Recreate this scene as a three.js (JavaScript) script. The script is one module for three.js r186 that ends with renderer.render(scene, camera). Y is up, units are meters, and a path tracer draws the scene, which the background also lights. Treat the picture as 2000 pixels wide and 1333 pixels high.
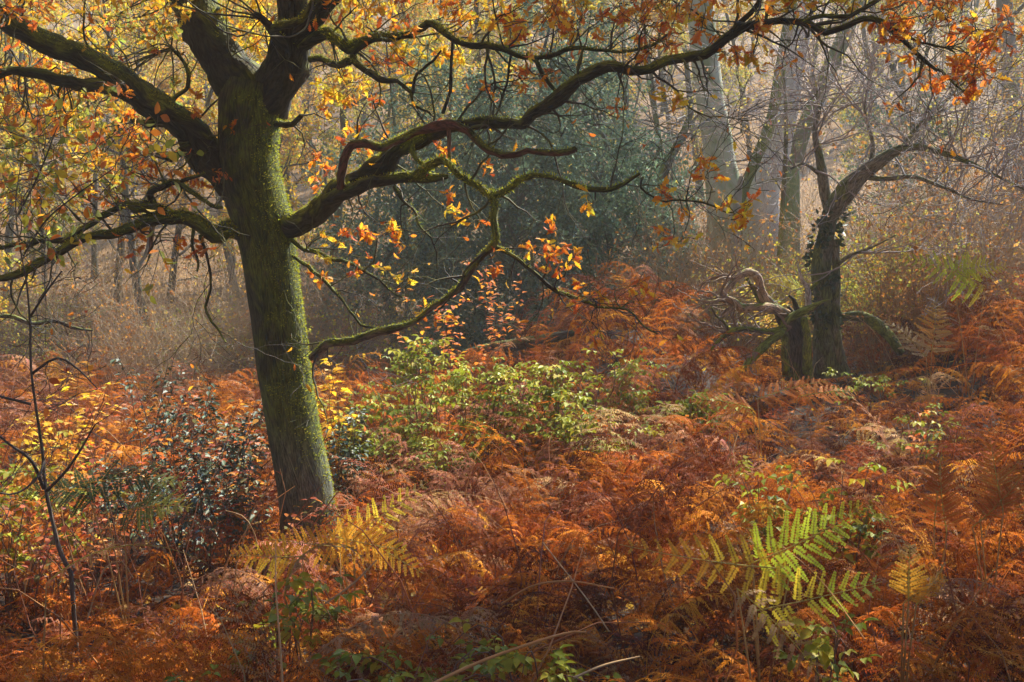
import * as THREE from 'three';
import { Sky } from 'three/addons/objects/Sky.js';
import { mergeGeometries } from 'three/addons/utils/BufferGeometryUtils.js';

/* ---------- camera, sky, sun, exposure ---------- */
const scene = new THREE.Scene();
const FPX = 2356, HORIZON = 520, CAM_Y = 1.95;          // lens length in photo pixels, eye level row, eye height
const PITCH = Math.atan((666.5 - HORIZON) / FPX);
const camera = new THREE.PerspectiveCamera(THREE.MathUtils.radToDeg(2 * Math.atan(666.5 / FPX)), 2000 / 1333, 0.1, 1500);
camera.position.set(0, CAM_Y, 0);
camera.rotation.x = -PITCH;
const SUN = new THREE.Vector3(0.42, 0.70, -0.58).normalize();
const sky = new Sky();
sky.name = 'sky'; sky.scale.setScalar(1000); sky.userData.kind = 'structure';
Object.assign(sky.material.uniforms.sunPosition, { value: SUN.clone().multiplyScalar(1000) });
sky.material.uniforms.turbidity.value = 12; sky.material.uniforms.rayleigh.value = 0.8; sky.material.uniforms.mieCoefficient.value = 0.006;
scene.add(sky);
scene.environmentIntensity = 0.1;
const sun = new THREE.DirectionalLight(new THREE.Color(1, 0.87, 0.64), 5);
sun.position.copy(SUN).multiplyScalar(60); sun.castShadow = true; sun.shadow.radius = 1.5;
sun.shadow.mapSize.set(4096, 4096);
Object.assign(sun.shadow.camera, { left: -40, right: 40, top: 40, bottom: -40, near: 1, far: 160 });
scene.add(sun, sun.target);
scene.fog = new THREE.FogExp2(new THREE.Color(0.96, 0.95, 0.86), 0.0024);
const renderer = new THREE.WebGLRenderer({ antialias: true });
renderer.toneMapping = THREE.LinearToneMapping;
renderer.toneMappingExposure = 2.95;
renderer.shadowMap.enabled = true;

/* ---------- small tools ---------- */
const V = (x, y, z) => new THREE.Vector3(x, y, z);
function RNG(seed) {
  let s = seed >>> 0;
  const r = () => { s = (s + 0x6d2b79f5) | 0; let t = Math.imul(s ^ (s >>> 15), 1 | s); t = (t + Math.imul(t ^ (t >>> 7), 61 | t)) ^ t; return ((t ^ (t >>> 14)) >>> 0) / 4294967296; };
  r.in = (a, b) => a + (b - a) * r();
  r.s = (a) => (r() * 2 - 1) * a;
  r.pick = (l) => l[Math.floor(r() * l.length) % l.length];
  r.dir = () => { const z = r() * 2 - 1, a = r() * 6.28318, q = Math.sqrt(1 - z * z); return V(q * Math.cos(a), z, q * Math.sin(a)); };
  return r;
}
const clamp = (x, a = 0, b = 1) => Math.min(b, Math.max(a, x));
const smooth = (a, b, x) => { const t = clamp((x - a) / (b - a)); return t * t * (3 - 2 * t); };
const lerp = (a, b, t) => a + (b - a) * t;
function hash(x, y, z) { let h = Math.imul(x, 374761393) ^ Math.imul(y, 668265263) ^ Math.imul(z, 2147483647 ^ 0x5bd1e995); h = Math.imul(h ^ (h >>> 13), 1274126177); return ((h ^ (h >>> 16)) >>> 0) / 4294967296; }
function noise(x, y, z = 0) {
  const i = Math.floor(x), j = Math.floor(y), k = Math.floor(z), fx = x - i, fy = y - j, fz = z - k;
  const u = fx * fx * (3 - 2 * fx), v = fy * fy * (3 - 2 * fy), w = fz * fz * (3 - 2 * fz);
  const L = (a, b, t) => a + (b - a) * t;
  return L(L(L(hash(i, j, k), hash(i + 1, j, k), u), L(hash(i, j + 1, k), hash(i + 1, j + 1, k), u), v),
    L(L(hash(i, j, k + 1), hash(i + 1, j, k + 1), u), L(hash(i, j + 1, k + 1), hash(i + 1, j + 1, k + 1), u), v), w) * 2 - 1;
}
const fbm = (x, y, z = 0, o = 4) => { let s = 0, a = 0.5; for (let i = 0; i < o; i++) { s += a * noise(x, y, z); x *= 2.03; y *= 2.03; z *= 2.03; a *= 0.5; } return s; };
// a place in the wood, given by its bearing in the view and its distance
const cp = Math.cos(PITCH), sp = Math.sin(PITCH);
function at(px, py, d) {
  const x = (px - 1000) / FPX, y = -(py - 666.5) / FPX;          // camera space, z = -1
  const Y = y * cp - sp, Z = -cp - y * sp, k = d / -Z;
  return V(x * k, CAM_Y + Y * k, Z * k);
}
const pxm = (w, d) => w / FPX * d;                              // photo pixels to metres at a distance
// lie of the land: level near the oak, a rise to the east, a wooded bank behind
function H(x, z) {
  const d = -z;
  let h = 0.62 * smooth(5, 15, d) * smooth(-2.2, 3.6, x) + 0.42 * smooth(3.6, 5.5, x) * smooth(6, 11, d);
  h += 0.8 * Math.exp(-((x - 1.25) ** 2) / 0.9 - ((d - 14.2) ** 2) / 6);
  const e = Math.max(0, d - 19);
  h += e * e / (e + 8) * 0.30;
  h += 0.16 * fbm(x * 0.35, z * 0.35, 3, 3) + 0.04 * fbm(x * 1.7, z * 1.7, 8, 2);
  return h;
}
const ground = (x, z, up = 0) => V(x, H(x, z) + up, z);
const foot = (px, d, up = 0) => { const x = (px - 1000) / FPX * d; return V(x, H(x, -d) + up, -d); };

// openings cut into the leaf canopy along the sun line, to light chosen spots
const SUNNY = [[1.15, 0.75, -4.6, 0.5], [0.8, 0.7, -4.6, 0.4], [-0.75, 0.8, -5.6, 0.35], [1.9, 0.8, -7.2, 0.7], [3, 0.9, -8, 0.8], [1, 0.8, -7.5, 0.6], [2.5, 0.8, -6.6, 0.45], [0.2, 0.8, -7.2, 0.5]].map(([x, y, z, q]) => [V(x, y, z), q]);
for (const [x, y, d, q] of [[1860, 80, 5.9, 0.4], [1430, 400, 6, 0.25], [1090, 500, 6.4, 0.25], [700, 345, 7.1, 0.25], [300, 200, 7.3, 0.3], [150, 200, 7.6, 0.5], [400, 430, 7.2, 0.25], [600, 850, 7.5, 0.3], [570, 500, 7.5, 0.25]]) SUNNY.push([at(x, y, d), q]);
const open = (p, more = 0) => SUNNY.some(([s, q]) => { const w = p.clone().sub(s), t = w.dot(SUN); return t > 0 && w.addScaledVector(SUN, -t).length() < q + more; });

/* ---------- naming ---------- */
const taken = new Map();
function numbered(n) { const k = taken.get(n) || 0; taken.set(n, k + 1); return k ? n + '_' + String(k).padStart(3, '0') : n; }
function tag(o, label, category, group, kind) { if (label) o.userData.label = label; if (category) o.userData.category = category; if (group) o.userData.group = group; if (kind) o.userData.kind = kind; return o; }
function thing(name, label, category, pos, group) { const o = new THREE.Group(); o.name = numbered(name); if (pos) o.position.copy(pos); scene.add(o); return tag(o, label, category, group); }
// where a place lies, told by the things around it
const lies = (x, d, list) => { const px = 1000 + x / d * FPX; for (const [edge, words] of list) if (px < edge) return words; return list[list.length - 1][1]; };
const BEHIND = [[120, 'at the western edge'], [280, 'behind the leaning sapling'], [460, 'behind the low mossy limb'], [600, 'behind the oak trunk'], [760, 'beside the westernmost holly'], [960, 'behind the hanging branch'], [1180, 'behind the tallest holly'], [1350, 'behind the thin holly'], [1480, 'beside the thick beech'], [1580, 'behind the pale ringed beech'], [1700, 'behind the ivy-clad thorn'], [1860, 'behind the thorn twigs'], [9999, 'at the eastern edge']];
const FRONT = [[120, 'at the western edge'], [330, 'below the leaning sapling'], [520, 'west of the oak foot'], [700, 'below the golden fern'], [950, 'by the dark bramble patch'], [1250, 'east of the bramble patch'], [1450, 'west of the green fern'], [1680, 'around the green fern'], [1850, 'past the little golden sprig'], [9999, 'at the eastern edge']];
function mesh(name, geo, mat, parent, kind) { const m = new THREE.Mesh(geo, mat); m.name = parent ? name : numbered(name); m.castShadow = m.receiveShadow = true; (parent || scene).add(m); if (kind) m.userData.kind = kind; return m; }
const M4 = new THREE.Matrix4(), Q4 = new THREE.Quaternion(), E4 = new THREE.Euler();
function copies(name, geo, mat, list, parent, kind = 'stuff') {   // list: [{p, q, s, c}]
  const m = new THREE.InstancedMesh(geo, mat, list.length);
  m.name = parent ? name : numbered(name);
  const one = V(1, 1, 1), col = new THREE.Color();
  list.forEach((o, i) => {
    if (typeof o.s === 'number') one.setScalar(o.s); else one.copy(o.s);
    m.setMatrixAt(i, M4.compose(o.p, o.q, one));
    if (o.c) m.setColorAt(i, col.setRGB(o.c[0], o.c[1], o.c[2]));
  });
  m.castShadow = m.receiveShadow = true; m.userData.kind = kind;
  (parent || scene).add(m);
  return m;
}
const quat = (yaw, tilt = 0, roll = 0) => new THREE.Quaternion().setFromEuler(new THREE.Euler(tilt, yaw, roll, 'YXZ'));
const along = (dir, spin = 0, from = V(0, 1, 0)) => new THREE.Quaternion().setFromUnitVectors(from, dir).multiply(new THREE.Quaternion().setFromAxisAngle(from, spin));

/* ---------- geometry collectors ---------- */
class Buf {
  constructor() { this.p = []; this.n = []; this.u = []; this.c = []; this.i = []; }
  v(x, y, z, nx, ny, nz, u, w, c) { this.p.push(x, y, z); this.n.push(nx, ny, nz); this.u.push(u, w); this.c.push(c[0], c[1], c[2]); return this.p.length / 3 - 1; }
  t(a, b, c) { this.i.push(a, b, c); }
  geo() {
    const g = new THREE.BufferGeometry();
    g.setAttribute('position', new THREE.Float32BufferAttribute(this.p, 3)); g.setAttribute('normal', new THREE.Float32BufferAttribute(this.n, 3));
    g.setAttribute('uv', new THREE.Float32BufferAttribute(this.u, 2)); g.setAttribute('color', new THREE.Float32BufferAttribute(this.c, 3));
    g.setIndex(this.i); return g;
  }
  // flat kite leaf: base a, direction d, side s (unit), length l, half width w, sag moves the tip along n
  kite(a, d, s, l, w, c, fold = 0, n = null) {
    const nn = n || V().crossVectors(s, d).normalize(), m = 0.42;
    const P = (f, g, h) => this.v(a.x + d.x * l * f + s.x * w * g + nn.x * h, a.y + d.y * l * f + s.y * w * g + nn.y * h, a.z + d.z * l * f + s.z * w * g + nn.z * h, nn.x, nn.y, nn.z, f, g * 0.5 + 0.5, c);
    const A = P(0, 0, 0), B = P(m, 1, fold), C = P(1, 0, fold * 0.3), D = P(m, -1, fold);
    this.t(A, B, C); this.t(A, C, D);
  }
  // tube along points (Vector3) with radii; colour by function
  tube(pts, rad, sides, color, opt = {}) {
    const n = pts.length, T = V(), N = V(), B = V(), q = V(), base = this.p.length / 3;
    let prev = null, len = opt.u0 || 0;
    for (let i = 0; i < n; i++) {
      T.subVectors(pts[Math.min(n - 1, i + 1)], pts[Math.max(0, i - 1)]).normalize();
      if (!prev) { N.set(0, 0, 1); if (Math.abs(T.z) > 0.8) N.set(1, 0, 0); } else N.copy(prev);
      N.addScaledVector(T, -N.dot(T)).normalize(); prev = N.clone(); B.crossVectors(T, N);
      if (i) len += pts[i].distanceTo(pts[i - 1]);
      for (let k = 0; k <= (opt.closed === false ? sides - 1 : sides); k++) {
        const a = k / sides * Math.PI * 2, ca = Math.cos(a), sa = Math.sin(a);
        q.set(N.x * ca + B.x * sa, N.y * ca + B.y * sa, N.z * ca + B.z * sa);
        let r = rad[i];
        const P = V(pts[i].x + q.x * r, pts[i].y + q.y * r, pts[i].z + q.z * r);
        if (opt.lump) { const f = opt.freq || 9, e = opt.lump(P, r, i / (n - 1)); P.addScaledVector(q, e); }
        const c = typeof color === 'function' ? color(P, q, i / (n - 1)) : color;
        this.v(P.x, P.y, P.z, q.x, q.y, q.z, k / sides * Math.PI * 2 * Math.max(rad[0], 0.02), len, c);
      }
    }
    for (let i = 0; i < n - 1; i++) for (let k = 0; k < sides; k++) { const a = base + i * (sides + 1) + k, b = a + sides + 1; this.t(a, a + 1, b); this.t(a + 1, b + 1, b); }
    if (opt.cap) { const e = base + (n - 1) * (sides + 1), c0 = pts[n - 1]; const cc = typeof color === 'function' ? color(c0, T, 1) : color; const m = this.v(c0.x + T.x * rad[n - 1] * 0.5, c0.y + T.y * rad[n - 1] * 0.5, c0.z + T.z * rad[n - 1] * 0.5, T.x, T.y, T.z, 0, len, cc); for (let k = 0; k < sides; k++) this.t(e + k, e + k + 1, m); }
  }
}
// smooth path through [point, radius] pairs
function spline(pts, rads, step) {
  const c = new THREE.CatmullRomCurve3(pts, false, 'centripetal'), L = c.getLength(), n = Math.max(3, Math.ceil(L / step)), P = [], R = [];
  for (let i = 0; i <= n; i++) {
    const t = c.getUtoTmapping(i / n); P.push(c.getPoint(t));
    const f = t * (rads.length - 1), k = Math.min(rads.length - 2, Math.floor(f)); R.push(lerp(rads[k], rads[k + 1], f - k));
  }
  return { P, R, L };
}

/* ---------- textures and materials ---------- */
function canvasTex(w, h, f, srgb) {
  const d = new Uint8Array(w * h * 4);
  for (let y = 0; y < h; y++) for (let x = 0; x < w; x++) { const c = f(x / w, y / h), o = (y * w + x) * 4; d[o] = clamp(c[0]) * 255; d[o + 1] = clamp(c[1]) * 255; d[o + 2] = clamp(c[2]) * 255; d[o + 3] = 255; }
  const t = new THREE.DataTexture(d, w, h); t.wrapS = t.wrapT = THREE.RepeatWrapping; t.magFilter = THREE.LinearFilter; t.minFilter = THREE.LinearFilter;
  if (srgb) t.colorSpace = THREE.SRGBColorSpace; t.needsUpdate = true; return t;
}
const ring = (u, v, f, g, s) => { const a = u * 6.28318, b = v * 6.28318; return fbm(Math.cos(a) * f + s, Math.sin(a) * f + Math.cos(b) * g, Math.sin(b) * g + s, 4); };   // tiles both ways
const barkBump = canvasTex(256, 512, (u, v) => { const r = ring(u, v, 3.2, 1.4, 4), k = ring(u, v, 9, 5, 20), h = 0.55 + 0.9 * (Math.abs(r) - 0.15) + 0.35 * k; return [h, h, h]; });
const barkTint = canvasTex(256, 512, (u, v) => { const h = 0.82 + 0.5 * ring(u, v, 5, 3, 9) + 0.35 * ring(u, v, 14, 9, 2); return [h, h, h * 0.98]; }, true);
const litterTint = canvasTex(512, 512, (u, v) => { const a = ring(u, v, 11, 11, 3), b = ring(u, v, 26, 26, 7), h = 0.62 + 0.5 * a + 0.6 * b; return [h, h * (0.96 + 0.12 * a), h * (0.9 + 0.2 * b)]; }, true);
for (const t of [barkBump, barkTint]) t.repeat.set(2.2, 1.4);
const std = (o) => new THREE.MeshStandardMaterial({ vertexColors: true, roughness: 0.9, ...o });
const thin = (o) => new THREE.MeshPhysicalMaterial({ vertexColors: true, roughness: 0.95, transmission: 0.5, thickness: 0, side: THREE.DoubleSide, ior: 1.4, specularIntensity: 0.25, ...o });
const M = {
  bark: std({ map: barkTint, bumpMap: barkBump, bumpScale: 0.012 }),
  pale: std({ bumpMap: barkBump, bumpScale: 0.012 }),
  twig: std({ roughness: 0.85 }),
  moss: thin({ transmission: 0.45, name: 'moss' }),
  leaf: thin({ transmission: 0.65, roughness: 0.92 }),
  frond: thin({ transmission: 0.4, roughness: 0.95, specularIntensity: 0.1 }),
  fern: thin({ transmission: 0.6, roughness: 0.85 }),
  bramble: thin({ transmission: 0.5, roughness: 0.7, specularIntensity: 0.15 }),
  holly: std({ roughness: 0.58, side: THREE.DoubleSide }),
  hollyFar: thin({ transmission: 0.3, roughness: 0.8, specularIntensity: 0.2 }),
  denseLeaf: thin({ transmission: 0.15 }),  // leaf passing little sun, for the unseen crowns that give shade
  farLeaf: thin({ transmission: 0.45, roughness: 0.95 }),
  soil: std({ map: litterTint, roughness: 1 }),
};

/* ---------- ground ---------- */
{
  const b = new Buf(), NX = 150, ND = 190;
  for (let j = 0; j <= ND; j++) {
    const d = -6 + 146 * Math.pow(j / ND, 1.7);
    for (let i = 0; i <= NX; i++) {
      const s = (i / NX) * 2 - 1, x = (s * Math.abs(s) * 0.5 + s * 0.5) * (16 + Math.max(0, d) * 0.75);
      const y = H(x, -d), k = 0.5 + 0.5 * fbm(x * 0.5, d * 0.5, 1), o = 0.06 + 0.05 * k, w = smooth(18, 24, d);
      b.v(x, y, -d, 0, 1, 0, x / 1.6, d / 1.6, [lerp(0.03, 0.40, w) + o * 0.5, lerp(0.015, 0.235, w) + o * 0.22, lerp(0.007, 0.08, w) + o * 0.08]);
    }
  }
  for (let j = 0; j < ND; j++) for (let i = 0; i < NX; i++) { const a = j * (NX + 1) + i, c = a + NX + 1; b.t(a, a + 1, c); b.t(a + 1, c + 1, c); }
  const g = b.geo(); g.computeVertexNormals();
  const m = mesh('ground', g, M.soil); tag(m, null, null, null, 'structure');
}

/* ---------- leaves ---------- */
function leafFromOutline(half, len, fold, curl) {   // half: [[t, w]...] from base to tip, folded along the midrib
  const b = new Buf(), c = [1, 1, 1], n = half.length;
  for (const sg of [1, -1]) {
    const mid = [], edge = [];
    for (const [t, w] of half) {
      const y = -curl * t * t * len, k = 0.78 + 0.4 * hash(Math.round(t * 97), sg + 5, n), e = [k, k * (0.85 + 0.2 * hash(Math.round(t * 31), 3, sg + 2)), k * 0.9];
      mid.push(b.v(0, t * len, y, 0, 0, 1, 0.5, t, c));
      edge.push(b.v(sg * w * len, t * len + w * len * 0.15, y + fold * w * len, -sg * fold * 0.6, 0, 1, 0.5 + w, t, e));
    }
    for (let i = 0; i < n - 1; i++) { if (sg > 0) { b.t(mid[i], edge[i], edge[i + 1]); b.t(mid[i], edge[i + 1], mid[i + 1]); } else { b.t(mid[i], edge[i + 1], edge[i]); b.t(mid[i], mid[i + 1], edge[i + 1]); } }
  }
  return b.geo();
}
const oakHalf = [[-0.2, 0.012], [0, 0.015], [0.12, 0.04], [0.2, 0.14], [0.27, 0.08], [0.38, 0.23], [0.47, 0.11], [0.6, 0.29], [0.68, 0.14], [0.82, 0.22], [0.88, 0.12], [1, 0.01]];
const oakLeaf = [leafFromOutline(oakHalf, 0.047, 0.5, 0.3), leafFromOutline(oakHalf, 0.046, 0.95, 0.75), leafFromOutline(oakHalf, 0.046, -0.35, -0.5)];
const ovateLeaf = leafFromOutline([[0, 0.01], [0.15, 0.2], [0.4, 0.31], [0.7, 0.21], [1, 0.005]], 0.085, 0.25, 0.2);
const hollyLeaf = leafFromOutline([[0, 0.01], [0.14, 0.22], [0.24, 0.15], [0.38, 0.29], [0.5, 0.18], [0.66, 0.27], [0.78, 0.12], [1, 0.004]], 0.075, 0.55, 0.35);
const leaflet = [[0, 0.01], [0.1, 0.2], [0.2, 0.3], [0.25, 0.28], [0.38, 0.36], [0.43, 0.32], [0.56, 0.33], [0.62, 0.27], [0.74, 0.22], [0.8, 0.16], [1, 0.004]];
function brambleSpray(k) {           // three or five toothed leaflets on one stalk
  const parts = [], one = () => leafFromOutline(leaflet, 0.07, 0.45, 0.35);
  const spec = k === 3 ? [[0, 0.05, 1], [1.15, 0.02, 0.85], [-1.15, 0.02, 0.85]] : [[0, 0.055, 1], [0.85, 0.03, 0.9], [-0.85, 0.03, 0.9], [1.7, 0.0, 0.7], [-1.7, 0.0, 0.7]];
  for (const [a, o, s] of spec) { const g = one(); g.scale(s, s, s); g.translate(0, 0.008, 0); g.rotateX(0.25 * (a ? -1 : 0.4)); g.rotateZ(-a); g.translate(0, o, 0); parts.push(g); }
  const b = new Buf(); b.tube([V(0, -0.07, -0.015), V(0, -0.02, 0), V(0, 0.05, 0)], [0.0018, 0.0015, 0.001], 3, [0.9, 0.6, 0.4]); parts.push(b.geo());
  return mergeGeometries(parts);
}
const bramble3 = brambleSpray(3), bramble5 = brambleSpray(5);
const PAL = {
  oak: [[0.78, 0.24, 0.025], [0.72, 0.20, 0.03], [0.82, 0.36, 0.03], [0.86, 0.50, 0.035], [0.62, 0.14, 0.03], [0.8, 0.30, 0.03], [0.84, 0.44, 0.03]],
  oakYellow: [[0.88, 0.58, 0.04], [0.86, 0.5, 0.04], [0.8, 0.6, 0.05], [0.82, 0.36, 0.03], [0.62, 0.55, 0.05]],
  oakRed: [[0.68, 0.2, 0.03], [0.74, 0.26, 0.035], [0.56, 0.14, 0.035], [0.8, 0.36, 0.04], [0.64, 0.24, 0.06]],
  mixed: [[0.30, 0.36, 0.06], [0.42, 0.44, 0.06], [0.66, 0.5, 0.06], [0.7, 0.26, 0.04], [0.22, 0.30, 0.09], [0.55, 0.2, 0.05], [0.6, 0.5, 0.05], [0.36, 0.42, 0.10]],
  maple: [[0.9, 0.62, 0.04], [0.88, 0.55, 0.04], [0.85, 0.45, 0.03]],
  fresh: [[0.42, 0.55, 0.07], [0.55, 0.62, 0.08], [0.30, 0.44, 0.07], [0.62, 0.6, 0.08]],
  dark: [[0.12, 0.20, 0.13], [0.14, 0.22, 0.145], [0.165, 0.24, 0.145], [0.11, 0.175, 0.125]],
};
const jit = (c, r, a = 0.18) => { const k = 1 + r.s(a); return [clamp(c[0] * k * (1 + r.s(0.05)), 0, 0.92), clamp(c[1] * k * (1 + r.s(0.1)), 0, 0.9), clamp(c[2] * k, 0, 0.9)]; };
console.log('base ready');

/* ---------- woody limbs ---------- */
const MOSS_A = [0.25, 0.28, 0.028], MOSS_B = [0.10, 0.13, 0.018], BARK_D = [0.035, 0.032, 0.022], BARK_G = [0.15, 0.145, 0.125], DEAD = [0.20, 0.125, 0.085];
const mix3 = (a, b, t) => [lerp(a[0], b[0], t), lerp(a[1], b[1], t), lerp(a[2], b[2], t)];
// mossy amount: growth with ragged edges, heavier on upper faces and in patches
function mossAt(P, n, amount) { return smooth(-0.12, 0.22, n.y * 0.55 + fbm(P.x * 5, P.y * 5, P.z * 5, 3) * 0.9 + fbm(P.x * 22, P.y * 22, P.z * 22, 2) * 0.5 + amount - 0.35); }
const limbColor = (amount, bark = BARK_D, mossA = MOSS_A, mossB = MOSS_B) => (P, n) => {
  const m = mossAt(P, n, amount), g = 0.5 + 0.8 * fbm(P.x * 13, P.y * 13, P.z * 13, 3);
  return mix3(mix3(bark, [bark[0] * 1.8, bark[1] * 1.7, bark[2] * 1.6], clamp(g)), mix3(mossB, mossA, clamp(0.4 + fbm(P.x * 8, P.y * 8, P.z * 8, 2) * 1.4)), m);
};
const knobs = (k) => (P, r) => r * k * (fbm(P.x * 7, P.y * 7, P.z * 7, 3) * 1.1 + 0.45 * fbm(P.x * 24, P.y * 24, P.z * 24, 2));
// limb traced as [bearing x, bearing y, distance, width]
function limbPath(list, step = 0.05) { return spline(list.map(([x, y, d]) => at(x, y, d)), list.map(([, , d, w]) => pxm(w, d) / 2), step); }
// gnarled twig by random walk; fills buffer and returns points near its outer half
function twig(buf, r, p, dir, len, rad, col, o = {}) {
  const n = Math.max(3, Math.round(len / (o.seg || 0.07))), P = [p.clone()], R = [rad], D = dir.clone(), step = len / n, ends = o.ends;
  let q = p.clone(); const wob = o.wob ?? 0.45, lift = o.lift ?? 0;
  for (let i = 1; i <= n; i++) {
    D.add(r.dir().multiplyScalar(wob)); D.y += lift; D.normalize();
    q = q.clone().addScaledVector(D, step); P.push(q); R.push(Math.max(o.min || 0.0019, rad * (1 - 0.85 * i / n)));
    if ((o.kids || 0) > 0 && i < n && i > n * (o.bare ?? 0.2) && r() < (o.dens ?? 0.45)) {
      const side = r.dir(); side.addScaledVector(D, -side.dot(D)).normalize().multiplyScalar(o.spread ?? 0.9).add(D).normalize();
      twig(buf, r, q, side, len * r.in(0.35, 0.65), R[i] * 0.7, col, { ...o, kids: o.kids - 1, bare: 0.1 });
    }
    if (ends && i > n * 0.55) ends.push([q, D.clone()]);
  }
  buf.tube(P, R, rad > 0.01 ? 6 : rad > 0.004 ? 4 : 3, col);
  if (ends) ends.push([q, D.clone()]);
}
const leafAt = (r, p, d, c, s, hang = 0.5) => {
  const t = d.clone().multiplyScalar(0.6).add(r.dir().multiplyScalar(0.9)); t.y -= hang * r(); t.normalize();
  return { p: p.clone().add(r.dir().multiplyScalar(0.012)), q: along(t, r() * 6.283), s, c };
};

/* ---------- the oak ---------- */
{
  const r = RNG(11), base = at(608, 1040, 7.5); base.y = H(base.x, base.z);
  const oak = thing('oak_tree', 'large mossy oak with forked trunk and orange leaves spreading over the bracken', 'tree', null);
  const mossList = [], lines = [];
  const mossGeo = (() => { const b = new Buf(); b.kite(V(0, 0, 0), V(0, 1, 0), V(1, 0, 0), 1, 0.1, [1, 1, 1], 0.08); b.kite(V(0, 0, 0), V(0.35, 0.93, 0.1), V(0, 0, 1), 0.8, 0.1, [0.8, 0.8, 0.8], 0.05); return b.geo(); })();
  const fuzz = (P, R, dens, amount, size = 0.012, o2 = {}) => {
    for (let i = 0; i < P.length - 1; i++) {
      const T = V().subVectors(P[i + 1], P[i]), L = T.length(); T.normalize();
      const A = V().crossVectors(T, Math.abs(T.z) > 0.8 ? V(1, 0, 0) : V(0, 0, 1)).normalize(), B = V().crossVectors(T, A);
      const n = Math.round(dens * L * R[i] * 6.283 + r());
      for (let k = 0; k < n; k++) {
        const a = r() * 6.283, f = r(), q = A.clone().multiplyScalar(Math.cos(a)).addScaledVector(B, Math.sin(a));
        const p = P[i].clone().lerp(P[i + 1], f).addScaledVector(q, lerp(R[i], R[i + 1], f) * 0.985);
        if (mossAt(p, q, amount + (o2.x || 0) * q.x) < 0.45 + r() * 0.4) continue;
        const t = q.clone().add(r.dir().multiplyScalar(0.7)); t.y += 0.1; t.normalize();
        const y = r(); mossList.push({ p, q: along(t, r() * 6.283), s: size * r.in(0.6, 1.5), c: jit(y < 0.5 ? [0.48, 0.5, 0.035] : y < 0.8 ? [0.32, 0.37, 0.03] : [0.6, 0.56, 0.05], r, 0.25) });
      }
    }
  };
  // trunk: traced left and right outlines
  const rows = [[1085, 532, 700], [1040, 549, 672], [1000, 548, 657], [950, 541, 648], [850, 523, 626], [750, 506, 610], [650, 493, 597], [550, 480, 583], [450, 461, 573], [400, 444, 562], [350, 430, 548], [300, 428, 541], [250, 428, 545], [200, 428, 552], [165, 436, 560]];
  const tp = rows.map(([y, a, b]) => at((a + b) / 2, y, 7.5)), tr = rows.map(([, a, b]) => pxm(b - a, 7.5) / 2);
  tp.unshift(V(tp[0].x + 0.02, base.y - 0.15, tp[0].z)); tr.unshift(tr[0] * 1.5);
  const trunkPath = spline(tp, tr, 0.035);
  const trunkCol = (P, n) => {
    const m = clamp(mossAt(P, n, 0.6 + n.x * 0.25)), low = smooth(1.0, 0.55, P.y + 0.35 * fbm(P.x * 6, P.y * 2.5, P.z * 6, 3)) * smooth(-0.6, 0.2, 0.25 + fbm(P.x * 14, P.y * 5, P.z * 14, 3));
    const g = clamp(0.5 + fbm(P.x * 30, P.y * 8, P.z * 30, 3));
    const c = mix3(mix3([0.045, 0.045, 0.024], [0.10, 0.095, 0.05], g), mix3([0.08, 0.105, 0.016], [0.19, 0.23, 0.028], g), m * 0.95);
    return mix3(c, mix3([0.13, 0.14, 0.11], [0.30, 0.31, 0.27], g), low * 0.75);
  };
  const tb = new Buf();
  tb.tube(trunkPath.P, trunkPath.R, 40, trunkCol, { lump: (P, rr) => { const fl = smooth(0.7, 0.0, P.y) * 0.2; return rr * (0.05 * fbm(P.x * 5, P.y * 3, P.z * 5, 3) + 0.05 * fbm(P.x * 26, P.y * 6, P.z * 26, 2) + fl * Math.max(0, noise(P.x * 6, 0.3, P.z * 6))); } });
  mesh('trunk', tb.geo(), M.bark, oak);
  fuzz(trunkPath.P, trunkPath.R, 5200, 0.34, 0.015, { x: 0.45 });
  const limb = (list, o = {}) => {
    const { P, R, L } = limbPath(list, 0.04), amount = o.moss ?? 0.35;
    for (let i = 0; i < P.length; i++) { const k = 0.065 * smooth(0, 6, i); P[i].x += fbm(i * 0.16, L * 7, 3, 3) * k; P[i].y += fbm(i * 0.2, L * 5, 9, 3) * k; P[i].z += fbm(i * 0.15, L * 3, 14, 2) * k; }
    const b = new Buf(); b.tube(P, R, R[0] > 0.05 ? 22 : R[0] > 0.02 ? 12 : 8, limbColor(amount, o.bark || BARK_D), { lump: knobs(o.knob ?? 0.32), cap: true });
    let host = oak;
    if (R[0] < 0.05) { let bd = 1e9; for (const l of lines) if (l.main) for (const q of l.P) { const e = q.distanceToSquared(P[0]); if (e < bd) { bd = e; host = l.main; } } }
    const made = mesh(host === oak ? 'branch' : 'side_branch', b.geo(), M.bark, host);
    fuzz(P, R, o.fuzz ?? 5200, amount - 0.1, o.fz ?? 0.013);
    lines.push({ P, R, L, o, main: host === oak ? made : null });
    return P;
  };
  // fork limbs
  limb([[505, 230, 7.5, 80], [478, 175, 7.5, 92], [440, 130, 7.52, 88], [410, 85, 7.56, 84], [385, 30, 7.62, 82], [368, -40, 7.7, 80], [350, -160, 7.8, 74], [300, -420, 8, 60], [290, -700, 8.2, 40], [240, -1000, 8.4, 16]], { moss: 0.3, tw: 3 });
  limb([[495, 240, 7.5, 76], [530, 190, 7.46, 82], [553, 140, 7.4, 82], [566, 90, 7.35, 78], [572, 40, 7.3, 62], [568, -20, 7.25, 58], [575, -160, 7.2, 54], [610, -420, 7.0, 44], [600, -700, 6.8, 28], [640, -950, 6.7, 12]], { moss: 0.28, tw: 3 });
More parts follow.
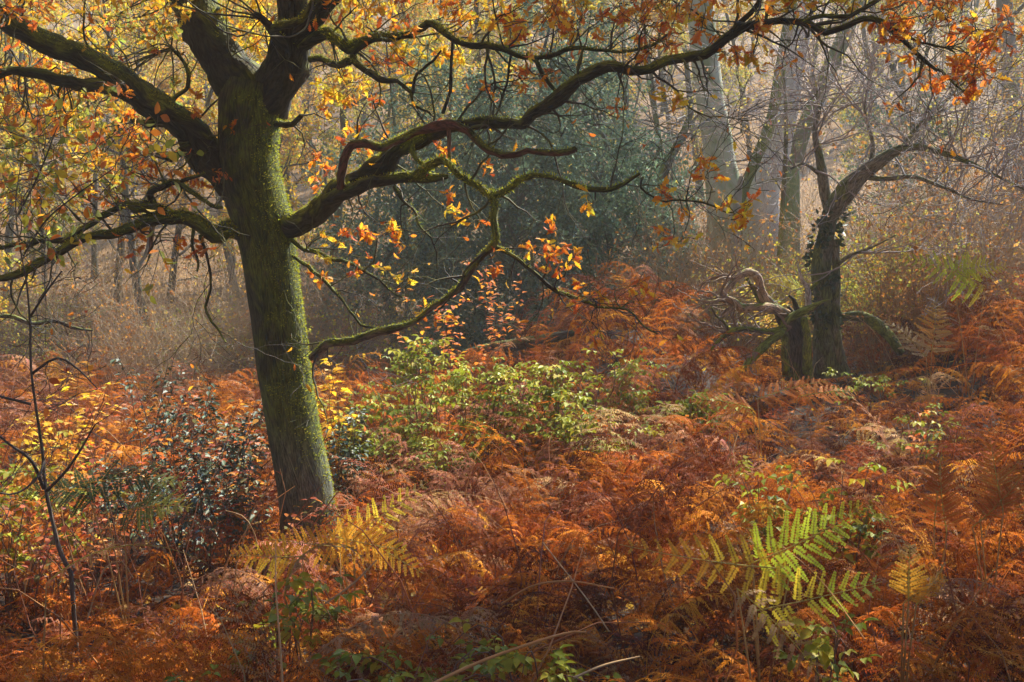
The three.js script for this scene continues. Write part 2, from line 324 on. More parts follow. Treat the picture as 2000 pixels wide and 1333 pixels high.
  limb([[578, 85, 7.34, 44], [605, 45, 7.2, 40], [635, 15, 7.1, 38], [680, -30, 7.0, 34], [760, -160, 6.7, 28], [900, -330, 6.3, 20], [1010, -480, 6, 10]], { moss: 0.35, tw: 4 });
  limb([[556, 110, 7.3, 26], [540, 70, 7.15, 24], [525, 45, 7.05, 18], [505, 30, 7.0, 12]], { moss: 0.25, tw: 0 });
  limb([[530, 58, 7.08, 20], [560, 45, 7.0, 18], [590, 30, 6.98, 14], [612, 5, 6.95, 12]], { moss: 0.5, tw: 0 });
  // great left limb
  limb([[470, 380, 7.5, 70], [425, 318, 7.48, 76], [392, 290, 7.44, 62], [350, 245, 7.38, 55], [298, 208, 7.3, 56], [228, 165, 7.2, 52], [180, 130, 7.1, 46], [140, 107, 7.05, 42], [70, 68, 6.95, 40], [0, 32, 6.85, 38], [-120, -40, 6.7, 32], [-300, -120, 6.5, 20], [-480, -170, 6.4, 8]], { moss: 0.36, tw: 5 });
  limb([[250, 182, 7.22, 30], [200, 165, 7.15, 30], [150, 157, 7.1, 27], [80, 147, 7.05, 22], [20, 144, 7.0, 17], [-60, 160, 6.9, 14], [-200, 190, 6.8, 7]], { moss: 0.3, tw: 5 });
  limb([[385, 285, 7.4, 20], [360, 292, 7.33, 17], [330, 305, 7.28, 14], [302, 303, 7.25, 9]], { moss: 0.2, tw: 2 });
  limb([[340, 240, 7.35, 22], [300, 238, 7.28, 18], [270, 240, 7.25, 16], [250, 230, 7.22, 9]], { moss: 0.25, tw: 3 });
  limb([[330, 205, 7.3, 12], [345, 185, 7.35, 10], [365, 165, 7.4, 9], [368, 130, 7.45, 7], [345, 95, 7.5, 5]], { moss: 0.3, tw: 4 });
  // low left mossy limb
  limb([[470, 455, 7.45, 34], [440, 445, 7.38, 34], [415, 458, 7.3, 30], [390, 440, 7.25, 28], [360, 425, 7.2, 30], [325, 420, 7.15, 30], [295, 405, 7.1, 26], [260, 402, 7.05, 22], [222, 397, 7.0, 14]], { moss: 0.8, tw: 2, fz: 0.02 });
  limb([[350, 425, 7.18, 24], [300, 428, 7.1, 20], [255, 440, 7.0, 20], [210, 455, 6.95, 18], [160, 472, 6.9, 19], [110, 495, 6.85, 18], [60, 515, 6.8, 17], [10, 540, 6.75, 15], [-80, 560, 6.7, 8]], { moss: 0.5, tw: 5 });
  limb([[240, 400, 7.02, 16], [200, 420, 6.98, 14], [150, 455, 6.95, 14], [100, 462, 6.92, 13], [50, 470, 6.9, 12], [0, 478, 6.88, 9], [-70, 480, 6.8, 5]], { moss: 0.4, tw: 5 });
  limb([[300, 400, 7.1, 15], [290, 375, 7.05, 14], [315, 358, 7.0, 15], [345, 360, 7.0, 13], [375, 385, 7.02, 10], [410, 400, 7.05, 8], [440, 405, 7.1, 6]], { moss: 0.75, tw: 3 });
  limb([[345, 360, 7.0, 8], [365, 345, 6.95, 7], [395, 330, 6.9, 5]], { moss: 0.3, tw: 1 });
  limb([[297, 438, 7.1, 9], [294, 460, 7.08, 9], [290, 490, 7.06, 6]], { moss: 0.3, tw: 1, bark: DEAD });
  limb([[378, 445, 7.24, 7], [376, 480, 7.2, 6], [384, 530, 7.1, 4]], { moss: 0.3, tw: 1 });
  limb([[390, 460, 7.24, 6], [405, 510, 7.18, 5], [408, 570, 7.1, 5], [405, 610, 7.05, 5], [425, 640, 7.0, 4], [445, 668, 6.95, 3]], { moss: 0.2, tw: 3 });
  limb([[540, 243, 7.4, 15], [560, 240, 7.25, 12], [588, 230, 7.15, 9]], { moss: 0.25, tw: 0 });
  // great right limb
  limb([[530, 445, 7.5, 46], [572, 436, 7.42, 52], [600, 420, 7.36, 44], [650, 382, 7.25, 46], [700, 350, 7.15, 48], [745, 315, 7.05, 42], [790, 280, 6.95, 40], [840, 258, 6.88, 32], [900, 245, 6.8, 24], [950, 238, 6.75, 24], [1005, 236, 6.7, 24], [1050, 226, 6.65, 26], [1100, 198, 6.6, 30], [1140, 165, 6.55, 27], [1185, 142, 6.5, 22], [1260, 140, 6.45, 17], [1310, 124, 6.4, 18], [1380, 100, 6.35, 18], [1440, 58, 6.3, 18], [1500, 48, 6.25, 16], [1575, 43, 6.2, 15], [1610, 62, 6.18, 14], [1650, 58, 6.15, 11], [1690, 40, 6.1, 11], [1738, 52, 6.05, 10], [1770, 92, 6.0, 8], [1805, 128, 5.98, 7], [1850, 165, 5.95, 5], [1900, 190, 5.9, 3]], { moss: 0.4, tw: 6 });
  limb([[1430, 62, 6.3, 12], [1450, 35, 6.28, 11], [1475, 0, 6.25, 10], [1500, -60, 6.2, 9], [1560, -160, 6.1, 5]], { moss: 0.3, tw: 5 });
  limb([[1560, 46, 6.21, 9], [1600, 30, 6.2, 9], [1650, 24, 6.18, 9], [1700, 10, 6.15, 8], [1760, -20, 6.1, 6], [1850, -50, 6, 4]], { moss: 0.5, tw: 6 });
  limb([[1735, 52, 6.05, 6], [1780, 70, 5.95, 5], [1830, 80, 5.9, 5], [1880, 110, 5.85, 3]], { moss: 0.2, tw: 8 });
  limb([[655, 385, 7.2, 20], [670, 345, 7.05, 17], [683, 305, 6.95, 16], [712, 288, 6.9, 17], [760, 281, 6.86, 17], [815, 268, 6.8, 17], [855, 245, 6.74, 20], [882, 240, 6.7, 20], [915, 262, 6.65, 15], [955, 288, 6.6, 17], [1000, 298, 6.55, 12], [1050, 300, 6.5, 11], [1095, 298, 6.47, 14], [1130, 297, 6.45, 12]], { moss: 0.22, tw: 1, bark: [0.10, 0.045, 0.035] });
  limb([[640, 392, 7.2, 30], [690, 362, 7.05, 26], [740, 352, 6.95, 22], [790, 345, 6.88, 20], [840, 346, 6.82, 16], [868, 342, 6.8, 8]], { moss: 0.35, tw: 1 });
  limb([[800, 350, 6.87, 14], [832, 330, 6.8, 17], [862, 316, 6.75, 17], [876, 312, 6.72, 15], [898, 336, 6.68, 13], [928, 362, 6.62, 15], [955, 380, 6.58, 17], [982, 370, 6.55, 12], [1015, 352, 6.5, 12], [1050, 345, 6.45, 12], [1095, 348, 6.4, 11], [1130, 362, 6.36, 11], [1175, 364, 6.32, 10], [1215, 357, 6.28, 9], [1256, 344, 6.25, 6]], { moss: 0.75, tw: 2, fz: 0.018 });
  limb([[950, 376, 6.6, 14], [966, 395, 6.58, 17], [963, 430, 6.56, 15], [966, 455, 6.55, 14], [955, 488, 6.55, 16], [930, 528, 6.6, 15], [900, 558, 6.65, 15], [868, 580, 6.7, 13], [835, 606, 6.75, 12], [800, 626, 6.8, 12], [765, 640, 6.85, 15], [720, 652, 6.9, 14], [670, 664, 6.95, 15], [630, 680, 7.0, 17], [600, 700, 7.05, 12]], { moss: 0.6, tw: 2, bark: [0.12, 0.095, 0.08] });
  limb([[808, 262, 6.9, 10], [805, 290, 6.88, 10], [815, 308, 6.86, 10], [838, 320, 6.82, 8]], { moss: 0.5, tw: 1 });
  limb([[876, 250, 6.75, 8], [877, 285, 6.74, 8], [876, 312, 6.72, 8]], { moss: 0.3, tw: 0, bark: [0.2, 0.1, 0.06] });
  limb([[958, 478, 6.55, 9], [1000, 496, 6.5, 9], [1030, 520, 6.45, 9], [1060, 548, 6.4, 8], [1100, 575, 6.35, 8], [1145, 590, 6.3, 7], [1190, 602, 6.25, 5], [1235, 605, 6.2, 5], [1262, 625, 6.15, 4], [1290, 655, 6.1, 3]], { moss: 0.5, tw: 4 });
  limb([[1256, 346, 6.25, 5], [1250, 365, 6.2, 5], [1290, 385, 6.15, 4], [1340, 400, 6.1, 4], [1400, 408, 6.05, 3.5], [1440, 415, 6, 2.5]], { moss: 0.3, tw: 4 });
  // upper right limb
  limb([[590, 90, 7.3, 30], [620, 76, 7.2, 26], [655, 86, 7.1, 24], [685, 96, 7.05, 26], [715, 78, 7.0, 20], [755, 66, 6.95, 17], [800, 62, 6.9, 16], [850, 54, 6.85, 16], [890, 72, 6.8, 13], [940, 86, 6.75, 14], [985, 100, 6.7, 11], [1040, 103, 6.65, 8], [1100, 98, 6.6, 8], [1170, 86, 6.55, 7], [1240, 92, 6.5, 6], [1310, 68, 6.45, 4]], { moss: 0.6, tw: 6, fz: 0.018 });
  limb([[1030, 104, 6.66, 8], [1048, 120, 6.63, 9], [1060, 145, 6.62, 8], [1085, 172, 6.6, 7], [1102, 190, 6.6, 5]], { moss: 0.6, tw: 2 });
  limb([[690, 98, 7.05, 16], [692, 120, 7.02, 15], [725, 140, 6.98, 13], [745, 158, 6.94, 12], [785, 168, 6.9, 9], [806, 182, 6.88, 8], [812, 205, 6.86, 6], [850, 228, 6.84, 4]], { moss: 0.4, tw: 5 });
  limb([[605, 116, 7.3, 14], [635, 115, 7.2, 13], [670, 122, 7.1, 14], [695, 124, 7.03, 14]], { moss: 0.5, tw: 1 });
  limb([[884, 76, 6.8, 6], [880, 120, 6.78, 6], [881, 170, 6.77, 7], [878, 226, 6.76, 8]], { moss: 0.2, tw: 2 });
  limb([[998, 108, 6.7, 5], [988, 160, 6.68, 4.5], [978, 200, 6.68, 4], [970, 228, 6.7, 3]], { moss: 0.2, tw: 2 });
  limb([[806, 182, 6.88, 7], [812, 150, 6.85, 6], [835, 120, 6.8, 5], [862, 98, 6.75, 4]], { moss: 0.2, tw: 3 });
  limb([[570, 470, 7.4, 9], [600, 490, 7.3, 9], [640, 498, 7.2, 8], [700, 515, 7.1, 6], [750, 545, 7.0, 5], [800, 580, 6.9, 3]], { moss: 0.4, tw: 4 });
  limb([[572, 500, 7.4, 7], [605, 525, 7.3, 8], [650, 560, 7.2, 7], [675, 590, 7.1, 5], [700, 625, 7.05, 5], [740, 632, 7.0, 4], [770, 640, 6.95, 3]], { moss: 0.3, tw: 4 });
  limb([[770, 365, 6.92, 7], [785, 390, 6.88, 7], [808, 405, 6.84, 7], [815, 440, 6.8, 5], [850, 490, 6.78, 3], [862, 535, 6.76, 2.5]], { moss: 0.4, tw: 3 });
  // crown limbs overhead
  for (const l of [[[380, -100, 7.65, 50], [200, -260, 7.2, 40], [-40, -420, 6.8, 28], [-300, -560, 6.5, 12]], [[330, -300, 7.9, 44], [420, -520, 7.2, 36], [560, -760, 6.3, 24], [640, -1000, 5.4, 10]], [[600, -420, 7, 40], [820, -560, 6.8, 32], [1080, -700, 6.6, 22], [1300, -820, 6.5, 8]], [[590, -560, 6.9, 34], [520, -760, 6.2, 26], [440, -980, 5.4, 14]], [[575, -160, 7.2, 40], [760, -360, 7.8, 34], [1000, -500, 8.6, 26], [1250, -620, 9.4, 12]], [[360, -200, 7.8, 40], [300, -380, 8.8, 34], [220, -480, 10, 22], [100, -560, 11, 10]], [[760, -170, 6.7, 22], [1000, -260, 6.4, 20], [1300, -330, 6.1, 16], [1600, -400, 5.9, 8]]]) limb(l, { moss: 0.3, tw: 4, fuzz: 300 });

  // twigs and leaves
  const tw = new Buf(), ends = [], leaves = [];
  const twigCol = (P) => { const m = clamp(fbm(P.x * 9, P.y * 9, P.z * 9, 2) * 2 + 0.25); return mix3([0.045, 0.038, 0.03], [0.12, 0.13, 0.03], m); };
  for (const { P, R, L, o } of lines) {
    const n = Math.round(L * (o.tw ?? 4) * 1.7);
    for (let k = 0; k < n; k++) {
      const i = Math.floor(Math.pow(r(), 0.7) * (P.length - 1)), T = V().subVectors(P[Math.min(P.length - 1, i + 1)], P[Math.max(0, i - 1)]).normalize();
      const d = r.dir(); d.addScaledVector(T, -d.dot(T)).normalize().multiplyScalar(0.9).addScaledVector(T, 0.6); d.z *= 0.8; d.y += 0.1; d.normalize();
      twig(tw, r, P[i].clone(), d, r.in(0.25, 0.75), clamp(R[i] * 0.4, 0.003, 0.008), twigCol, { kids: 2, dens: 0.38, wob: 0.38, seg: 0.06, lift: 0.02, ends });
    }
  }
  const nearest = (p) => { let b = null, bd = 1e9; for (const { P, R } of lines) for (let i = 0; i < P.length; i += 3) { const d = P[i].distanceToSquared(p); if (d < bd) { bd = d; b = [P[i], R[i]]; } } return b; };
  // leafy sprays: bearing x, y, distance, reach, leaves, palette
  const spray = (px, py, d, reach, count, pal) => {
    const c = at(px, py, d), [q, rr] = nearest(c), dir = V().subVectors(c, q), L = dir.length(); dir.normalize();
    const loc = [];
    if (L > 0.05) { // leading twig
      const n = Math.max(4, Math.round(L / 0.08)), P = [], R = [];
      const w = r.dir().multiplyScalar(L * 0.16), w2 = r.dir().multiplyScalar(L * 0.1);
      for (let i = 0; i <= n; i++) { const t = i / n; P.push(q.clone().addScaledVector(dir, L * t).addScaledVector(w, Math.sin(t * 3.14)).addScaledVector(w2, Math.sin(t * 6.28)).add(r.dir().multiplyScalar(i ? 0.008 : 0))); R.push(lerp(Math.min(rr * 0.7, 0.006), 0.002, t)); }
      tw.tube(P, R, 4, twigCol);
    }
    const k = Math.max(3, Math.round(count / 6)); reach *= 0.85;
    for (let i = 0; i < k; i++) { const dd = dir.clone().multiplyScalar(0.5).add(r.dir()).normalize(); twig(tw, r, c.clone().addScaledVector(r.dir(), reach * 0.25), dd, reach * r.in(0.6, 1.2), 0.0028, twigCol, { kids: 1, dens: 0.4, wob: 0.4, seg: 0.04, ends: loc }); }
    for (let i = 0; i < count * 1.8; i++) { const [p, dd] = r.pick(loc); leaves.push(leafAt(r, p, dd, jit(r.pick(PAL[pal]), r), r.in(0.7, 1.2))); }
  };
  const hand = [[1085, 495, 6.4, .16, 34, 'oak'], [1105, 525, 6.35, .1, 14, 'oak'], [1040, 510, 6.4, .1, 8, 'oak'], [960, 515, 6.5, .08, 10, 'oak'], [1160, 580, 6.3, .12, 14, 'oak'], [1200, 560, 6.25, .14, 16, 'oak'], [1150, 630, 6.25, .1, 10, 'oak'], [1240, 590, 6.2, .12, 8, 'oak'], [1310, 665, 6.1, .05, 5, 'oak'],
    [1430, 420, 6.0, .14, 26, 'oakYellow'], [1460, 400, 6.0, .1, 12, 'oak'], [1385, 355, 6.05, .1, 14, 'oak'], [1370, 320, 6.05, .06, 6, 'oak'], [1320, 390, 6.1, .1, 12, 'oak'], [1310, 470, 6.05, .12, 12, 'oak'], [1335, 465, 6.1, .08, 8, 'oakYellow'], [1310, 185, 6.3, .1, 22, 'oakYellow'], [1160, 395, 6.3, .07, 8, 'oakYellow'], [1200, 210, 6.5, .05, 5, 'oakRed'], [1285, 370, 6.15, .06, 6, 'oak'],
    [885, 430, 6.75, .08, 12, 'oakYellow'], [930, 430, 6.7, .08, 9, 'oak'], [850, 305, 6.8, .09, 14, 'oak'], [940, 325, 6.7, .06, 7, 'oak'], [870, 375, 6.7, .05, 6, 'oak'], [830, 600, 6.8, .12, 14, 'oak'], [760, 550, 7, .1, 12, 'oakYellow'], [795, 540, 7, .05, 5, 'oakYellow'], [730, 440, 7.05, .1, 16, 'oak'], [750, 455, 7.05, .07, 8, 'oakYellow'], [690, 440, 7.1, .1, 12, 'oak'], [640, 490, 7.2, .12, 14, 'oakYellow'], [620, 540, 7.3, .12, 14, 'oak'], [700, 520, 7.1, .1, 10, 'oak'], [790, 470, 7.0, .08, 8, 'oak'],
    [640, 340, 7.3, .12, 14, 'oak'], [660, 230, 7.3, .16, 20, 'oak'], [610, 320, 7.4, .14, 14, 'oak'], [700, 300, 7.2, .12, 12, 'oak'], [740, 230, 7.1, .14, 18, 'oak'], [620, 200, 7.4, .16, 24, 'oakYellow'], [680, 165, 7.2, .16, 34, 'oakYellow'], [740, 120, 7.1, .16, 34, 'oak'], [790, 120, 7.0, .14, 26, 'oakYellow'], [840, 90, 6.95, .14, 26, 'oakYellow'], [900, 100, 6.9, .1, 14, 'oakYellow'], [640, 150, 7.3, .14, 26, 'oakYellow'], [720, 30, 7.1, .16, 30, 'oakYellow'], [790, 25, 7.05, .16, 26, 'oak'], [870, 20, 6.95, .16, 30, 'oakYellow'], [930, 35, 6.9, .16, 30, 'oakYellow'], [990, 20, 6.85, .18, 44, 'oakYellow'], [1020, 50, 6.8, .16, 36, 'oak'], [1080, 40, 6.75, .18, 42, 'oak'], [1120, 70, 6.7, .14, 26, 'oak'], [1140, 30, 6.7, .16, 34, 'oakYellow'], [1190, 60, 6.65, .16, 30, 'oak'], [1210, 20, 6.6, .16, 30, 'oak'], [1260, 50, 6.55, .16, 32, 'oak'], [1300, 20, 6.5, .16, 34, 'oakYellow'], [1290, 90, 6.5, .12, 22, 'oak'], [1000, 140, 6.75, .08, 8, 'oakRed'], [960, 170, 6.75, .05, 5, 'oak'], [1020, 155, 6.65, .1, 12, 'oak'], [1060, 130, 6.65, .1, 12, 'oakRed'],
    [1340, 60, 6.45, .16, 28, 'oak'], [1370, 30, 6.4, .12, 20, 'oakYellow'], [1385, 50, 6.35, .1, 14, 'oak'], [1470, 35, 6.25, .08, 12, 'oak'], [1485, 90, 6.25, .1, 12, 'oakYellow'], [1440, 100, 6.3, .1, 10, 'oak'], [1420, 110, 6.3, .05, 5, 'oak'], [1470, 120, 6.25, .06, 6, 'oak'], [1530, 125, 6.2, .06, 5, 'oak'], [1550, 15, 6.2, .14, 24, 'oakYellow'], [1590, 10, 6.2, .14, 24, 'oakYellow'], [1640, 10, 6.15, .14, 26, 'oakYellow'], [1700, 30, 6.1, .1, 14, 'oak'],
    [1780, 40, 6.0, .24, 30, 'oakRed'], [1830, 30, 5.95, .26, 34, 'oakRed'], [1880, 60, 5.9, .26, 34, 'oakRed'], [1850, 110, 5.9, .24, 30, 'oakRed'], [1900, 110, 5.85, .22, 26, 'oakRed'], [1930, 90, 5.8, .22, 24, 'oakRed'], [1800, 100, 5.95, .16, 26, 'oakRed'], [1760, 20, 6.0, .16, 26, 'oak'], [1950, 60, 5.8, .18, 26, 'oakRed'], [1860, 155, 5.85, .14, 22, 'oakRed'], [1760, 90, 6.0, .1, 10, 'oakRed'], [1745, 200, 5.95, .05, 4, 'oakRed'], [1750, 70, 5.9, .1, 12, 'oakRed'], [1910, 140, 5.8, .12, 22, 'oak'],
    [440, 250, 7.3, .05, 4, 'oak'], [380, 210, 7.3, .12, 14, 'oak'], [470, 60, 7.6, .18, 40, 'oakYellow'], [500, 100, 7.7, .16, 36, 'oakYellow'], [450, 30, 7.6, .16, 30, 'oakYellow'], [490, 20, 7.5, .14, 22, 'oakYellow'], [480, 130, 7.8, .12, 20, 'oakYellow'], [380, 330, 7.3, .1, 10, 'oak'], [300, 330, 7.2, .16, 18, 'oak'], [280, 300, 7.2, .14, 16, 'oak'], [260, 470, 7.0, .12, 14, 'oak'], [340, 470, 7.1, .1, 10, 'oak'], [350, 330, 7.2, .1, 10, 'oakRed'], [420, 350, 7.2, .08, 6, 'oakRed'], [400, 480, 7.2, .08, 8, 'oakRed'], [200, 380, 7, .16, 16, 'oakRed'], [130, 400, 6.9, .16, 16, 'oakRed']];
  for (const h of hand) spray(...h);
  // upper left canopy and crown above the picture
  for (let i = 0; i < 46; i++) spray(r.in(-40, 350), r.in(10, 250), r.in(7.2, 9), 0.18, 22, r.pick(['oak', 'oakYellow', 'oakYellow', 'mixed']));
  for (let i = 0; i < 30; i++) spray(r.in(-40, 260), r.in(200, 430), r.in(6.4, 7.6), 0.18, 16, r.pick(['oak', 'oakYellow', 'mixed', 'mixed']));
  for (let i = 0; i < 430; i++) { const x = r() < 0.75 ? r.in(-450, 900) : r.in(900, 1700), y = -r.in(20, 900), d = x < 900 ? r.in(5, 12) : r.in(4.8, 9); if (open(at(x, y, d), 0.25)) continue; spray(x, y, d, 0.4, 60, r.pick(['oak', 'oakYellow', 'oakRed'])); }
  for (let i = 0; i < ends.length; i++) if (r() < 0.06) leaves.push(leafAt(r, ends[i][0], ends[i][1], jit(r.pick(PAL.oak), r), r.in(0.7, 1.1)));
  mesh('twigs', tw.geo(), M.twig, oak, 'stuff');
  copies('moss', mossGeo, M.moss, mossList, oak);
  // the 300 leaves that show largest are parts of their own
  const seen = (o) => { const x = o.p.x / -o.p.z * FPX + 1000, y = HORIZON - (o.p.y - CAM_Y) / -o.p.z * FPX; return x > 10 && x < 1990 && y > 10 && y < 900; };
  const inView = leaves.filter(seen).sort((a, b) => (-a.p.z / a.s) - (-b.p.z / b.s)), top = new Set(inView.slice(0, 300));
  const mats = [...PAL.oak, ...PAL.oakYellow.slice(0, 3)].map((c) => thin({ color: new THREE.Color().setRGB(...c), transmission: 0.65, roughness: 0.92 }));
  for (const o of top) { const m = mesh('leaf', r.pick(oakLeaf), r.pick(mats), oak); m.position.copy(o.p); m.quaternion.copy(o.q); m.scale.setScalar(o.s); }
  const rest = leaves.filter((o) => !top.has(o));
  oakLeaf.forEach((g, k) => copies('foliage', g, M.leaf, rest.filter((_, i) => i % 3 === k), oak));
  console.log('oak', tw.i.length / 3, 'twig tris', leaves.length, 'leaves', mossList.length, 'moss', inView.length, 'in view');
}

/* ---------- bracken ---------- */
function frondGeo(seed, o) {
  const r = RNG(seed), b = new Buf(), n = 26, up = V(0, 1, 0);
  const L = o.stipe + o.blade, P = [], T = [], N = [];
  let p = V(0, 0, 0); const wz = r.s(0.12), S = V(0, 0, 1);
  for (let i = 0; i <= n; i++) {
    const t = i / n, f = clamp((t * L - o.stipe * 0.6) / (L - o.stipe * 0.6)), a = o.lean + (o.arch - o.lean) * Math.pow(f, o.pow || 1.3);
    const d = V(Math.sin(a), Math.cos(a), wz * t * 2).normalize(); T.push(d); N.push(V().crossVectors(S, d).normalize()); P.push(p.clone()); p = p.clone().addScaledVector(d, L / n);
  }
  const sample = (t) => { const f = clamp(t, 0, 0.9999) * n, i = Math.floor(f); return [P[i].clone().lerp(P[Math.min(n, i + 1)], f - i), T[i], N[i]]; };
  const R = P.map((_, i) => lerp(o.rad || 0.0045, 0.0012, i / n));
  b.tube(P, R, 4, o.stem || [1.15, 1.25, 1.4]);
  const t0 = o.stipe / L, pinnae = [];
  for (let k = 0; k < o.pairs; k++) {
    const u = Math.pow(k / o.pairs, 0.92), [q, d, nn] = sample(t0 + (1 - t0) * u);
    for (const sg of [1, -1]) {
      if (r() < (o.gaps || 0)) continue;
      const pb = o.split ? new Buf() : b;
      const len = o.width * Math.min(1, (u + 0.5) / 0.6) * Math.pow(1 - u, 0.8) * r.in(0.85, 1.1) + 0.012;
      const dir = S.clone().multiplyScalar(sg).addScaledVector(d, 0.35 + 0.5 * u + r.s(0.12)).addScaledVector(nn, r.s(o.ruffle || 0.1)).normalize();
      const m = Math.max(3, Math.round(len / o.gap)), c = len / m, D = dir.clone(), x = q.clone(), tone = o.tone(u, r), A = V(), pn = V();
      const roll = r.s(o.curl * 0.8), rib = [x.clone()];
      for (let j = 0; j < m; j++) {
        const s = j / m;
        D.addScaledVector(up, -o.droop * (0.5 + s) * c / 0.1 * r.in(0.7, 1.3)).addScaledVector(nn, -o.curl * c / 0.12).add(r.dir().multiplyScalar(o.wild || 0)).normalize();
        x.addScaledVector(D, c); if (j % 3 === 2 || j === m - 1) rib.push(x.clone());
        pn.copy(nn).addScaledVector(D, -nn.dot(D)); if (pn.lengthSq() < 1e-4) pn.set(1, 0, 0); pn.normalize().applyAxisAngle(D, roll);
        A.crossVectors(D, pn).normalize();
        const pl = Math.min(o.pmax || 0.05, len * (o.pinnule || 0.17)) * Math.pow(1 - s, 0.65) * r.in(0.8, 1.15) + 0.003;
        for (const h of [1, -1]) {
          if (r() < (o.gaps || 0) * 0.7) continue;
          const e = A.clone().multiplyScalar(h).addScaledVector(D, 0.45).addScaledVector(pn, r.s(o.ruffle || 0.1) * 1.5 - o.curl * 0.5).addScaledVector(up, -o.droop * 1.2).normalize();
          const sd = V().crossVectors(e, pn).normalize();
          pb.kite(x, e, sd, pl, c * (o.fat || 0.42), tone, c * o.curl * 0.4, pn);
        }
      }
      pb.tube(rib, rib.map((_, i) => lerp(0.0014, 0.0006, i / rib.length)), 3, o.rib || [1.1, 1.15, 1.2]);
      if (o.split) pinnae.push(pb.geo());
    }
  }
  const out = b.geo(); if (o.split) out.userData.pinnae = pinnae;
  return out;
}
const deadTone = (u, r) => { const k = r.in(0.65, 1.3); return [k, k * r.in(0.85, 1.12), k * r.in(0.8, 1.2)]; };
const deadFronds = [];
for (let i = 0; i < 10; i++) {
  const r = RNG(100 + i);
  deadFronds.push(frondGeo(200 + i, { stipe: r.in(0.25, 0.5), blade: r.in(0.55, 0.8), pairs: 14, width: r.in(0.2, 0.32), lean: r.in(0.05, 0.35), arch: r.in(1.8, 2.9), pow: r.in(0.9, 1.6), droop: r.in(0.22, 0.65), curl: r.in(0.25, 0.8), gaps: 0.14, ruffle: 0.5, wild: 0.14, gap: 0.012, tone: deadTone, fat: 0.36, pinnule: 0.125 }));
}
// dry upright fans that keep their blade
const fanFronds = [];
for (let i = 0; i < 5; i++) { const r = RNG(140 + i); fanFronds.push(frondGeo(260 + i, { stipe: r.in(0.2, 0.4), blade: r.in(0.6, 0.85), pairs: 14, width: r.in(0.22, 0.32), lean: r.in(0.1, 0.4), arch: r.in(0.9, 1.6), droop: r.in(0.06, 0.16), curl: r.in(0.1, 0.35), gaps: 0.1, ruffle: 0.5, wild: 0.09, gap: 0.012, tone: deadTone, fat: 0.4, pinnule: 0.12 })); }
const RUST = [[0.40, 0.11, 0.014], [0.58, 0.20, 0.02], [0.26, 0.062, 0.012], [0.62, 0.27, 0.03], [0.12, 0.03, 0.009], [0.50, 0.15, 0.016], [0.16, 0.038, 0.010]];
const MAUVE = [[0.38, 0.165, 0.09], [0.44, 0.20, 0.11], [0.34, 0.135, 0.075], [0.46, 0.22, 0.12]];
const TAN = [0.42, 0.25, 0.12];
const keepOut = [[-1.25, -7.5, 0.32]];
function brackenTint(r, x, d) {
  const far = smooth(-0.05, 0.25, fbm(x * 0.45, d * 0.45, 2, 3)) * 0.4;   // noise patches where the greyer mauve tint is mixed in
  let c = r() < far ? r.pick(MAUVE) : r.pick(RUST);
  if (r() < 0.05) c = TAN;
  return jit(c, r, 0.22);
}
